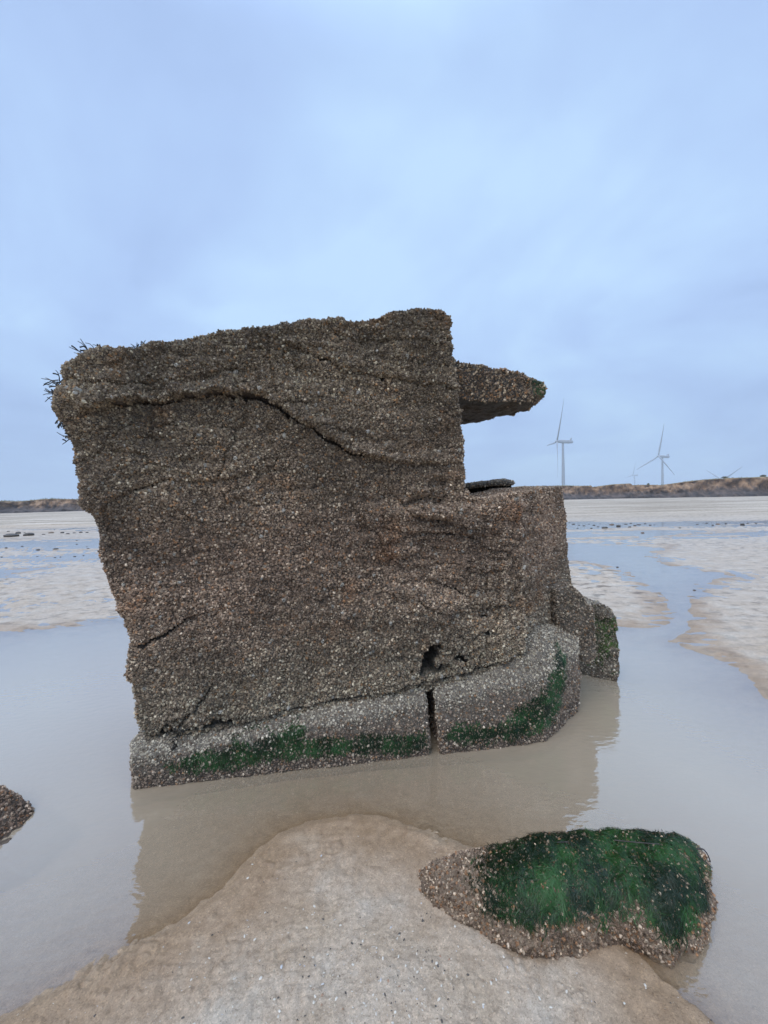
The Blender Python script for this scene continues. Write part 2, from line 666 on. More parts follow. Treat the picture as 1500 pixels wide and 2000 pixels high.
def base_col(P):
    h = zone(P)
    pale = sstep(0.7, 0.0, h)[:, None]
    c = np.array([.075, .058, .045]) * (1 - pale) + np.array([.10, .086, .066]) * pale
    return c


add_attr(wall_me, 'Col', base_col(V2))
wall = link('wall', wall_me, M_CONC, root)
keepf = lambda P, n: (n[:, 1] < 0.45)
barnacles('barnacle_crust', wall_me, wall, 0.0084, col_wall, keepf, 0.0030, 0.0094, bare=incrack)
# larger limpets scattered over the face
lim_keep = lambda P, n: (n @ BK < -0.6)


def col_lim(P):
    n = len(P)
    return np.array([.30, .28, .24]) * RNG.normal(1, .2, (n, 1)).clip(.5, 1.5)


lim = barnacles('limpet', wall_me, wall, 0.075, col_lim, lim_keep, 0.009, 0.0165, 0.28, 0.8)
lim.name = 'limpets'


def mask_poly(polys, soft=0.03, off=0.0):
    ps = [sz(fp(p, off)) for p in polys]

    def f(P, n):
        s = sz(P) + np.stack([fbm(P, 14, 3, 3), fbm(P, 14, 3, 4)], 1) * 0.04
        m = np.zeros(len(P))
        for p in ps:
            m = np.maximum(m, sstep(soft, -soft, sdf(s, p)))
        return m * (n[:, 1] < 0.5)
    return f


strands('algae', wall_me, wall, mask_poly([[(262, 1385), (290, 1400), (300, 1425), (440, 1405), (440, 1432), (300, 1450), (265, 1440)], [(815, 1285), (870, 1295), (875, 1310), (820, 1312)]]),
        1600, .018, .0016, [(.010, .018, .010), (.022, .042, .018)])

# roof fragment sticking out over the lost embrasure
zb, zt = H + 0.60, H + 0.845
slab_pts = [  # x, y, z bottom, z top
    (0.34, 2.50, zb + .03, zt + .02), (0.62, 2.585, zb + .02, zt + .005), (0.88, 2.67, zb + .03, zt - .012), (1.02, 2.715, zb + .06, zt - .055), (1.12, 2.75, zb + .10, zt - .082),
    (1.115, 2.82, zb + .08, zt - .075), (1.02, 2.84, zb + .01, zt - .03), (0.91, 2.97, zb, zt - .01), (0.66, 3.26, zb, zt), (0.25, 3.30, zb, zt)]
sp = np.array(slab_pts)
slab = solid([prism(np.c_[sp[:, 0], sp[:, 1], sp[:, 2]], np.c_[sp[:, 0], sp[:, 1], sp[:, 3]])], 0.008, 5)
V, Nn = get_vn(slab)
V = V + Nn * (0.016 * fbm(V, 7, 4, 14) + .012 * fbm(V, 20, 3, 15))[:, None]
set_v(slab, V)
rust = np.clip(fbm(V, 5, 4, 71) + .1, 0, 1)[:, None]
add_attr(slab, 'Col', np.array([.055, .048, .040]) * (1 - rust) + np.array([.085, .055, .032]) * rust)
roof = link('roof_slab', slab, M_CONC, root)


def col_slab(P):
    return pal(len(P), (.24, .30, .22, .14, .04, .14)) * [1.6, 1.38, 1.08]


barnacles('barnacle_crust', slab, roof, 0.013, col_slab, lambda P, n: (n[:, 1] < .5) & (n[:, 2] > -0.75), .0035, .011)
tipx = at_depth([(1055, 746)], 2.76)[0]
strands('algae', slab, roof, lambda P, n: sstep(.14, .05, np.linalg.norm(P - tipx, axis=1)) * (n[:, 2] > -.3), 1100, .020, .0018, [(.012, .03, .01), (.03, .085, .02)])

# inner slab edge showing behind the sill
lip_px = [(898, 949), (935, 943), (985, 938), (1004, 942), (1003, 946), (960, 948), (898, 954)]
lf = at_depth(lip_px, 3.05)
lb = at_depth(lip_px, 3.45)
lb[:, 2] += 0.005
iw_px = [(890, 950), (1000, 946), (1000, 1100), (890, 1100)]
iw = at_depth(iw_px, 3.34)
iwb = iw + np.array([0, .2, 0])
lipm = solid([prism(lf, lb)], 0.008, 2)
V, Nn = get_vn(lipm)
V = V + Nn * (0.008 * fbm(V, 14, 3, 24))[:, None]
set_v(lipm, V)
add_attr(lipm, 'Col', np.tile([.12, .105, .085], (len(V), 1)))
isl = link('inner_slab', lipm, M_CONC, root)
barnacles('barnacle_crust', lipm, isl, 0.012, lambda P: pal(len(P), (.2, .3, .25, .15, .05, .1)) * [1.7, 1.5, 1.2], lambda P, n: n[:, 1] < .5, .003, .009)
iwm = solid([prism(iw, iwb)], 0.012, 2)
add_attr(iwm, 'Col', np.tile([.030, .026, .022], (len(iwm.vertices), 1)))  # near-black block added behind the slot to paint in its inner shade
link('slot_shade_block', iwm, M_CONC, root)

# footing: two pieces either side of the split
YB = 0.9


def footing(profile_px, name, depth_cut, seed):
    """profile_px: (u, v_top_front, v_wall) columns read along the front; real section extruded between them"""
    cols = []
    for u, vt, vw in profile_px:
        fr = on_plane([(u, vt)], A0, BK)[0]            # front upper edge, on the footing front plane
        wl = fp([(u, vw)], 0.03)[0]                    # where it meets the wall
        cols.append((fr, wl))
    return cols


def loft(secs):
    """secs: list of (k,3) closed sections"""
    n, k = len(secs), len(secs[0])
    V = np.vstack(secs)
    fs = [list(range(k)), list(range(n * k - 1, (n - 1) * k - 1, -1))]
    for i in range(n - 1):
        for j in range(k):
            j2 = (j + 1) % k
            fs.append([i * k + j, (i + 1) * k + j, (i + 1) * k + j2, i * k + j2])
    return V, fs


def fsec(u, vf, vw, dirn=BK, plane=A0, bulge=0.0):
    g = on_plane([(u, vf)], plane, dirn)[0]
    w = on_plane([(u, vw)], plane + dirn * (SET + .05), dirn)[0]
    g = g - dirn * bulge
    bot = np.array([g[0], g[1], -0.28])
    bot2 = bot + dirn * 0.8
    top2 = np.array([w[0], w[1], w[2]]) + dirn * 0.5
    mid = g * 0.35 + w * 0.65 + np.array([0, 0, .012])
    return np.array([bot, g, mid, w, top2, bot2])


secL = [fsec(258, 1478, 1447), fsec(300, 1474, 1437), fsec(430, 1452, 1417), fsec(560, 1428, 1394), fsec(700, 1400, 1363), fsec(834, 1374, 1332)]
secR = [fsec(854, 1373, 1329), fsec(900, 1362, 1316), fsec(960, 1348, 1300), fsec(1010, 1338, 1272), fsec(1062, 1322, 1238)]
# right piece turns the corner with the side wall
cB = on_plane([(1070, 1320)], A0, BK)[0]
secR2 = []
Psd = cB
for u, vf, vw in [(1088, 1302, 1218), (1112, 1276, 1205), (1130, 1258, 1200)]:
    secR2.append(fsec(u, vf, vw, N2, Psd))
cut_tilt = 0.05
for nm, secs, seed, lab in (('footing', secL, 5, 'long left footing with a green weed band'), ('footing', secR + secR2, 8, 'short right footing wrapping the corner')):
    # the split leans a little
    fm = solid([loft(secs)], 0.0085, 4)
    V, Nn = get_vn(fm)
    hz = V[:, 2]
    d = 0.016 * fbm(V, 4, 4, seed) + .010 * fbm(V, 15, 3, seed + 1) + .006 * fbm(V, 45, 2, seed + 2)
    V = V + Nn * d[:, None]
    # lean the split: lower part shifts right
    V[:, 0] += (0.15 - hz) * 0.10 * sstep(0.9, 0.0, np.abs(sz(V)[:, 0] - szp([(842, 1400)])[0, 0]))
    set_v(fm, V)
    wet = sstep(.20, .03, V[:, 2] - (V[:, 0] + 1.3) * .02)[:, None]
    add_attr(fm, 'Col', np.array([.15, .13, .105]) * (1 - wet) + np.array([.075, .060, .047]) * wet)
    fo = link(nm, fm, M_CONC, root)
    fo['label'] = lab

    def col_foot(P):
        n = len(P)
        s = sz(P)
        top = sstep(.10, .23, P[:, 2] - (s[:, 0]) * .10 + .05 + .05 * fbm(P, 6, 3, 4))  # paler barnacles up the footing; partly paints in light on its top slope
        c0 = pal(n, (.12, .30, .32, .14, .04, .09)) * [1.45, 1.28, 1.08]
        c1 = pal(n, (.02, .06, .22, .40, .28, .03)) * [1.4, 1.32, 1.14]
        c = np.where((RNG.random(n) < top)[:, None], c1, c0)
        return c

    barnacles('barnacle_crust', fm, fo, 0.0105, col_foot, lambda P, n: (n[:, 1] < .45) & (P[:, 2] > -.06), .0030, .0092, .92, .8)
    if nm == 'footing' and seed == 5:
        mk = mask_poly([[(330, 1487), (400, 1475), (470, 1450), (560, 1432), (590, 1422), (600, 1455), (560, 1470), (450, 1492), (340, 1497)], [(560, 1450), (600, 1446), (700, 1440), (830, 1432), (835, 1460), (700, 1465), (600, 1478), (560, 1474)]], .03, -SET)
        strands('algae', fm, fo, mk, 8500, .026, .0019, [(.007, .020, .007), (.026, .080, .022)])
    else:
        mk = mask_poly([[(1000, 1400), (1040, 1372), (1090, 1320), (1125, 1280), (1128, 1330), (1110, 1400), (1050, 1425), (950, 1445), (870, 1440), (880, 1420), (960, 1420)]], .04, -SET)
        strands('algae', fm, fo, mk, 9500, .028, .0019, [(.007, .022, .008), (.030, .095, .028)])


# seaweed tufts on the weathered upper left corner
def tube(pts, r0, r1, S=5):
    pts = np.asarray(pts, float)
    n = len(pts)
    tg = np.gradient(pts, axis=0)
    tg /= np.linalg.norm(tg, axis=1)[:, None] + 1e-9
    ref = np.array([0.3, 0.8, 0.5])
    a = np.cross(tg, ref)
    a /= np.linalg.norm(a, axis=1)[:, None] + 1e-9
    b = np.cross(tg, a)
    r = np.linspace(r0, r1, n)
    V = []
    for i in range(S):
        t = 2 * np.pi * i / S
        V.append(pts + (a * math.cos(t) + b * math.sin(t)) * r[:, None])
    V = np.stack(V, 1).reshape(-1, 3)
    q = [[i * S + j, i * S + (j + 1) % S, (i + 1) * S + (j + 1) % S, (i + 1) * S + j] for i in range(n - 1) for j in range(S)]
    return V, np.array(q)


def join(ts):
    V, Q_, o = [], [], 0
    for v, q in ts:
        V.append(v)
        Q_.append(q + o)
        o += len(v)
    return np.vstack(V), np.vstack(Q_)


def tuft(px, n, L, dirn, spread, parent=root, off=0.0, r=.0032, name='seaweed_tuft'):
    rt = fp([px], off)[0]
    ts = []
    for i in range(n):
        d = np.asarray(dirn, float) + RNG.normal(0, spread, 3)
        d /= np.linalg.norm(d)
        j = .018 if n > 8 else .0012
        p = rt + T * RNG.normal(0, j) + UP * RNG.normal(0, j * .5) + BK * RNG.random() * j * 2
        l = L * (.6 + .8 * RNG.random())
        pts = [p]
        for s in range(5):
            d = d + RNG.normal(0, .25, 3) + np.array([0, 0, -.08])
            d /= np.linalg.norm(d)
            pts.append(pts[-1] + d * l / 5)
        ts.append(tube(pts, r, r * .5))
        if RNG.random() < .8:
            k = RNG.integers(2, 4)
            d2 = d + RNG.normal(0, .6, 3)
            d2 /= np.linalg.norm(d2)
            ts.append(tube([pts[k], pts[k] + d2 * l * .18, pts[k] + d2 * l * .34 + np.array([0, 0, -.004])], r, r * 1.3))
    V, q = join(ts)
    return link(name, mesh_np(name, V, [q]), M_WEED, parent)


tuft((178, 697), 15, .085, (-.5, -.3, .7), .45)
tuft((205, 690), 9, .05, (-.3, -.2, .8), .4)
tuft((272, 676), 16, .028, (-.2, -.2, .9), .5)
tuft((118, 745), 12, .075, (-.9, -.2, .1), .45)
tuft((116, 768), 7, .07, (-.9, -.2, -.2), .45)
tuft((118, 795), 6, .06, (-.9, -.2, -.2), .5)
tuft((126, 815), 5, .055, (-.7, -.2, -.6), .4)
tuft((134, 830), 3, .04, (-.9, -.2, -.1), .3)
tuft((140, 852), 3, .055, (-.9, -.2, -.1), .4)
tuft((135, 722), 4, .04, (-.6, -.2, .5), .5)
tuft((348, 1440), 9, .06, (.1, -.5, .5), .5, off=-.06, r=.0025)
tuft((345, 1455), 8, .06, (-.6, -.6, -.1), .4, off=-.08, r=.0028)

# ------------------------------------------------------------------ broken pieces behind the corner
def chunk(name, parts, voxel, seed, label, cat, cols, cell, keep, colfn, amp=1.0, smooth=8):
    me = solid(parts, voxel, smooth)
    V, Nn = get_vn(me)
    V = V + Nn * (amp * (0.025 * fbm(V, 3, 4, seed) + .014 * fbm(V, 12, 3, seed + 1) + .006 * fbm(V, 40, 2, seed + 2)))[:, None]
    c = V.mean(0)
    c[2] = V[:, 2].min()
    o = empty(name, tuple(c))
    tag(o, label, cat)
    set_v(me, V)
    k = np.clip(.5 + fbm(V, 8, 3, seed + 5), 0, 1)[:, None]
    add_attr(me, 'Col', np.array(cols[0]) * (1 - k) + np.array(cols[1]) * k)
    b = link('body', me, M_CONC, o)
    if cell:
        barnacles('barnacle_crust', me, b, cell, colfn, keep, .0035, .0105, .85, .8)
    return o, b, me


chf = at_depth([(1118, 1215), (1165, 1188), (1195, 1187), (1210, 1200), (1219, 1222), (1213, 1290), (1208, 1330), (1192, 1352), (1115, 1352)], 3.22)
chf[:, 2] = np.where(chf[:, 2] < .14, -.25, chf[:, 2])
chb = chf + np.array([-.1, .55, 0])
chf2 = chf.copy()
chf2[:5, 1] += .10
chf2[[0, 8], 1] += .22
chf2[[0, 1], 1] += .05
o, b, me = chunk('footing_fragment', [prism(chf2, chb)], .009, 41, 'squat broken footing lump with bright green right edge, half submerged behind the ruin', 'concrete lump',
                 ((.11, .096, .075), (.20, .185, .155)), .012, lambda P, n: (n[:, 1] < .5) & (P[:, 2] > -.05),
                 lambda P: pal(len(P), (.16, .26, .28, .24, .08, .04)) * [1.5, 1.4, 1.2], 1.1)
gx = at_depth([(1212, 1270)], 3.2)[0]
strands('algae', me, b, lambda P, n: sstep(.26, .05, np.abs(P[:, 0] - gx[0] - .02)) * sstep(.62, .5, P[:, 2]) * sstep(.03, .12, P[:, 2]) * (n[:, 1] < .6) * (fbm(P, 9, 3, 2) > -.15),
        4200, .022, .0018, [(.012, .035, .008), (.06, .15, .02)])
lnf = at_depth([(1085, 1150), (1118, 1142), (1142, 1168), (1160, 1200), (1164, 1240), (1163, 1285), (1150, 1302), (1136, 1288), (1120, 1262), (1095, 1255)], 2.88)
lnb = lnf + np.array([-.02, .20, 0.0])
chunk('wall_fragment', [prism(lnf, lnb)], .008, 51, 'thin grey shard of wall leaning against the right corner of the ruin', 'concrete shard',
      ((.09, .077, .06), (.15, .13, .105)), .0115, lambda P, n: (n[:, 1] < .5), lambda P: pal(len(P), (.2, .3, .28, .18, .03, .04)) * [1.5, 1.35, 1.12], .9)

# ------------------------------------------------------------------ foreground boulder
secs = []
bd = [  # u, v bottom front, v top, depth of the section
    (822, 1742, 1712, .07), (850, 1772, 1692, .14), (900, 1808, 1677, .21), (960, 1842, 1664, .27), (1015, 1872, 1656, .31), (1070, 1876, 1650, .33),
    (1130, 1862, 1645, .34), (1200, 1850, 1641, .35), (1260, 1868, 1641, .36), (1310, 1885, 1646, .36), (1355, 1862, 1655, .35), (1380, 1832, 1672, .33), (1388, 1806, 1696, .30)]
for u, vb, vt, w in bd:
    fb = on_ground([(u, vb)], .0)[0]
    tp = on_plane([(u, vt)], fb + np.array([0, w * .66, 0]), (0, 1, 0))[0]
    z = tp[2]
    x0, y0 = fb[0], fb[1]
    dx = tp[0] - fb[0]
    prof = [(-.0, -.14), (.0, 0.0), (.0, .28), (.06, .60), (.18, .86), (.40, .985), (.68, 1.0), (.86, .9), (1.0, .55), (1.04, .0), (1.0, -.14)]
    sec = []
    for a, h in prof:
        zz = z * h if h > 0 else h
        sec.append((x0 + dx * min(a, .66) / .66 * 1.0, y0 + w * a, zz))
    secs.append(np.array(sec))
bm_ = solid([loft(secs)], .0055, 4)
V, Nn = get_vn(bm_)
led = sstep(.075, .03, V[:, 2] + .012 * fbm(V, 10, 3, 2))
d = .009 * fbm(V, 5, 4, 61) + .009 * fbm(V, 18, 3, 62) + .006 * fbm(V, 55, 2, 63)
d += led * .018 * fbm(np.c_[V[:, 0] * 14, V[:, 1] * 14, V[:, 2] * 25], 1, 3, 66)
V = V + Nn * d[:, None]
set_v(bm_, V)
boul = empty('boulder', tuple(np.array([V[:, 0].mean(), V[:, 1].mean(), 0])))
tag(boul, 'low rounded boulder in the foreground, draped in dark green weed', 'boulder')
k = np.clip(.5 + .9 * fbm(V, 9, 4, 64), 0, 1)[:, None]
add_attr(bm_, 'Col', np.array([.11, .074, .047]) * (1 - k) + np.array([.28, .21, .145]) * k)
bo = link('body', bm_, M_CONC, boul)


def col_boul(P):
    n = len(P)
    return pal(n, (.16, .28, .24, .12, .12, .18)) * [1.5, 1.22, .96]




def bmask(P, n):
    wob = fbm(P, 9, 3, 81) * .09
    right = sstep(.29, .43, P[:, 0] + wob + (P[:, 2] - .1) * .35)
    hi = sstep(.088, .155, P[:, 2] + fbm(P, 11, 3, 82) * .08 + .035 * sstep(.3, .0, np.abs(P[:, 0] - .5)) + .03 * sstep(.7, .95, P[:, 0]))
    return right * hi * (n[:, 2] > -.4) * sstep(-.36, -.06, fbm(P, 13, 3, 83) + .45 * sstep(.11, .19, P[:, 2]))


barnacles('barnacle_crust', bm_, bo, .0082, col_boul, lambda P, n: (n[:, 2] > -.3) & (P[:, 2] > .0) & (RNG.random(len(P)) > .80 * (bmask(P, n) > .4)), .0022, .0068, .9, .9)
strands('green_algae', bm_, bo, bmask, 36000, .030, .0012, [(.007, .019, .006), (.032, .095, .022)], flow=(-.22, -.6, -.5), lift=.0022, wander=.5)

# stalks lying on the boulder
def stalk(name, px, Y, r, label):
    P = np.array([at_depth([(p[0], p[1] - 4)], y - .03)[0] for p, y in zip(px, Y)])
    t = np.linspace(0, len(P) - 1, 24)
    i = np.arange(len(P))
    C = np.stack([np.interp(t, i, P[:, j]) for j in range(3)], 1)
    for _ in range(3):
        C[1:-1] = (C[:-2] + C[1:-1] * 2 + C[2:]) / 4
    V, q = tube(C, r, r * .6, 6)
    return tag(link(name, mesh_np(name, V, [q]), M_STALK), label, 'stalk')


stalk('weed_stalk', [(922, 1668), (970, 1662), (1030, 1656), (1075, 1650), (1110, 1648)], [1.60, 1.57, 1.54, 1.53, 1.53], .0030, 'long thin dark stalk lying along the upper rear edge of the weedy boulder')
stalk('weed_stalk', [(1200, 1645), (1240, 1649), (1290, 1653)], [1.48, 1.45, 1.43], .0022, 'short dark stalk lying among the weed on top of the boulder')
stalk('weed_stalk', [(1360, 1662), (1374, 1662), (1382, 1672), (1388, 1688), (1384, 1686)], [1.42, 1.41, 1.40, 1.39, 1.39], .0026, 'hooked dark stalk looping off the right end of the boulder')
stalk('weed_stalk', [(1362, 1672), (1374, 1684), (1392, 1700)], [1.40, 1.39, 1.37], .0022, 'straight dark stalk pointing down at the right end of the boulder')

# ------------------------------------------------------------------ left rock
rk = on_ground([(76, 1582), (50, 1606), (0, 1642), (-120, 1700), (-330, 1700), (-330, 1560), (-100, 1545), (40, 1560)], 0)
c = rk.mean(0)
top = c + (rk - c) * .62 + np.array([0, 0, .12])
low = c + (rk - c) * 1.25 + np.array([.15, -.07, -.022])
low2 = c + (rk - c) * 1.4 + np.array([.13, -.07, -.3])
secs2 = [low2, low, rk, top]
Vr, fr = loft(secs2)
o, b, me = chunk('rock', [(Vr, fr)], .007, 71, 'brown barnacled rock poking out of the pool at the left edge', 'rock', ((.075, .055, .040), (.13, .10, .075)), .0105,
                 lambda P, n: (n[:, 2] > -.2) & (P[:, 2] > .004), lambda P: pal(len(P), (.2, .3, .26, .12, .05, .12)) * [1.4, 1.12, .9], .9)

# ------------------------------------------------------------------ ground and water
pool = [(-1500, 1285), (-400, 1250), (0, 1240), (60, 1234), (120, 1226), (170, 1222), (210, 1216), (500, 1212), (900, 1215), (1225, 1229), (1262, 1227), (1300, 1217), (1345, 1224), (1310, 1252), (1370, 1275), (1440, 1305),
        (1480, 1335), (1500, 1365), (1700, 1470), (2200, 1600), (3500, 1900), (3500, 2600), (1800, 2500), (1480, 2110), (1410, 2010), (1375, 1965), (1320, 1915), (1285, 1875), (1200, 1790), (1050, 1710), (940, 1668),
        (870, 1640), (820, 1618), (780, 1602), (740, 1593), (690, 1591), (640, 1598), (590, 1607), (545, 1630), (500, 1662), (465, 1705), (430, 1745), (370, 1790), (300, 1835), (230, 1872), (120, 1932), (0, 1990), (-200, 2090), (-900, 2350), (-2500, 2350)]
chan = [(900, 1062), (1115, 1064), (1230, 1061), (1300, 1062), (1240, 1082), (1290, 1104), (1360, 1115), (1430, 1124), (1395, 1132), (1352, 1150), (1346, 1185), (1345, 1226), (1310, 1245), (1240, 1240), (1300, 1216), (1318, 1192), (1285, 1150), (1200, 1110), (1115, 1094), (900, 1092)]
bands = [
    [(900, 1019), (1115, 1019), (1300, 1017), (1500, 1016), (1900, 1012), (1900, 1022), (1500, 1028), (1300, 1030), (1200, 1034), (1115, 1034), (900, 1034)],
    [(900, 1040), (1115, 1040), (1300, 1036), (1420, 1036), (1330, 1043), (1240, 1049), (1115, 1054), (900, 1054)],
    [(1300, 1050), (1400, 1042), (1500, 1038), (1900, 1028), (1900, 1038), (1500, 1046), (1380, 1050)],
    [(-1200, 1052), (0, 1028), (180, 1024), (400, 1022), (400, 1036), (180, 1039), (100, 1040), (0, 1043), (-1200, 1072)],
    [(-900, 1080), (0, 1054), (180, 1050), (400, 1048), (400, 1070), (180, 1074), (100, 1072), (0, 1076), (-900, 1108)],
    [(-900, 1120), (0, 1090), (80, 1087), (180, 1082), (400, 1078), (400, 1090), (180, 1092), (80, 1095), (0, 1099), (-900, 1135)],
    [(-900, 1150), (0, 1115), (50, 1112), (100, 1110), (50, 1117), (0, 1122), (-900, 1160)],
]
polys = [on_ground(p)[:, :2] for p in [pool, chan] + bands]

kk = np.concatenate([np.linspace(640, 60, 560), np.linspace(59.2, 8, 96), np.linspace(7.5, 1.0, 30)])
rr = 404.0 * H / kk
rr = np.concatenate([np.linspace(0.02, rr[0], 12)[:-1], rr, [900, 1500, 3000, 6000]])
aa = np.concatenate([np.radians(np.linspace(-62, 62, 660)), np.radians(np.linspace(63.5, 296.5, 120))])
nr, na = len(rr), len(aa)
Rg, Ag = np.meshgrid(rr, aa, indexing='ij')
X, Y = (Rg * np.sin(Ag)).ravel(), (Rg * np.cos(Ag)).ravel()
XY = np.stack([X, Y], 1)
rad = np.hypot(X, Y)
P3 = np.stack([X, Y, np.zeros_like(X)], 1)
wobx = np.stack([fbm(P3, 2.2, 4, 101), fbm(P3, 2.2, 4, 102)], 1) * np.clip(rad * .022, .01, .6)[:, None] \
    + np.stack([fbm(P3, .35, 3, 103), fbm(P3, .35, 3, 104)], 1) * np.clip((rad - 5) * .06, 0, 1.2)[:, None]
wobx += np.stack([fbm(P3, 26, 3, 105), fbm(P3, 26, 3, 106)], 1) * .014 * sstep(6, 3, rad)[:, None]
PW = XY + wobx
dist = np.full(len(X), 1e9)
for p in polys:
    dist = np.minimum(dist, sdf(PW, p))
d_pool = sdf(PW, polys[0])
far = sstep(6, 16, rad)
hl = np.where(dist > 0, 0.022 * (1 - far) + 0.03 * far, 0.0)
hw = 0.15 * (1 - far) + 0.03 * far
Ll, Lw = 0.9 + far * 2.0, 0.95 + far * 1.8
z = np.where(dist > 0, hl * (1 - np.exp(-np.maximum(dist, 0) / Ll)), -hw * (1 - np.exp(np.minimum(dist, 0) / Lw)))
# shallow apron at the left and right foreground
near = sstep(4.5, 2.0, rad)
# a small raised lip along the shore of the sandbank
z += near * 0.008 * np.exp(-((dist - .03) / .03) ** 2)
# lumps
z += near * sstep(.0, .35, dist) * (.010 * fbm(P3, 3.5, 4, 110) + .0055 * fbm(P3, 16, 4, 111) + .0022 * fbm(P3, 60, 3, 112))
# scuffed patches
for (px, r_, am) in [((640, 1670), .10, .014), ((525, 1700), .08, .012), ((1125, 1948), .07, .02), ((280, 1885), .10, .012), ((560, 1870), .15, .006), ((810, 1925), .10, .008), ((860, 1630), .07, .010), ((800, 1628), .04, .008), ((160, 1940), .15, .012), ((700, 1780), .25, .006), ((420, 1930), .2, .008), ((930, 1960), .2, .007), ((600, 1960), .22, .006), ((1010, 1905), .06, .014)]:
    g = on_ground([px])[0]
    q = np.exp(-((X - g[0]) ** 2 + (Y - g[1]) ** 2) / r_ ** 2)
    z += q * am * 1.8 * np.abs(fbm(P3, 30, 4, int(px[0])))
# scour round the boulder
for g, r_ in ((on_ground([(1150, 1885)])[0], .22), (on_ground([(1350, 1900)])[0], .18)):
    z -= .010 * np.exp(-((X - g[0]) ** 2 + (Y - g[1]) ** 2) / r_ ** 2)
z = np.where((near > .2) & (dist > .03), np.maximum(z, .004 + .004 * vnoise(P3 * 30, 9)), z)
# rippled flats beyond the pool
flat = sstep(3.6, 5.0, rad) * sstep(70, 20, rad)
warp = fbm(P3, .7, 3, 120) * 1.6 + fbm(P3, 2.4, 2, 121) * .5
rip = np.sin((Y * .96 + X * .2) * 2 * np.pi / .34 + warp * 3.2)
rip = 1 - 2 * np.abs(rip) ** .8
patch = np.clip(.55 + .9 * fbm(P3, .5, 3, 122), .1, 1)
nn = fbm(np.stack([X * 3.6, Y * 5.5, 0 * X], 1), 1.0, 4, 123)
nn2 = fbm(np.stack([X * 6, Y * 13, 0 * X], 1), 1.0, 3, 128)
damp = sstep(-.05, .15, dist)
z += flat * damp * (patch * (.013 * rip + .032 * nn + .014 * nn2) * sstep(40, 9, rad) + .012 * fbm(np.stack([X * .35, Y * 1.0, 0 * X], 1), 1, 4, 124))
# the sheets of water on the flats are broken by low bars
z += far * sstep(.05, -.3, dist) * (.024 * fbm(np.stack([X * .35, Y * 1.3, 0 * X], 1), 1, 4, 125) + .008 * nn)
# beach rises to the cliff
z += sstep(30, 150, rad) * .62 * np.clip(Y / (rad + 1e-6), 0, 1) + sstep(18, 60, rad) * .05
z += sstep(20, 60, rad) * .03 * fbm(np.stack([X * .12, Y * .3, 0 * X], 1), 1, 4, 126)
idx = np.arange(nr * na).reshape(nr, na)
i0, i1 = idx[:-1], idx[1:]
j1 = np.roll(idx, -1, 1)
quads = np.stack([idx[:-1], j1[:-1], j1[1:], idx[1:]], -1).reshape(-1, 4)
wetv = sstep(.075, .0, z - .03 * np.clip(rad - 10, 0, 1))
ground = mesh_np('sand', np.stack([X, Y, z], 1), [quads], {'h': z, 'far': sstep(8, 60, rad), 'dist': np.clip(dist, -3, 3)})


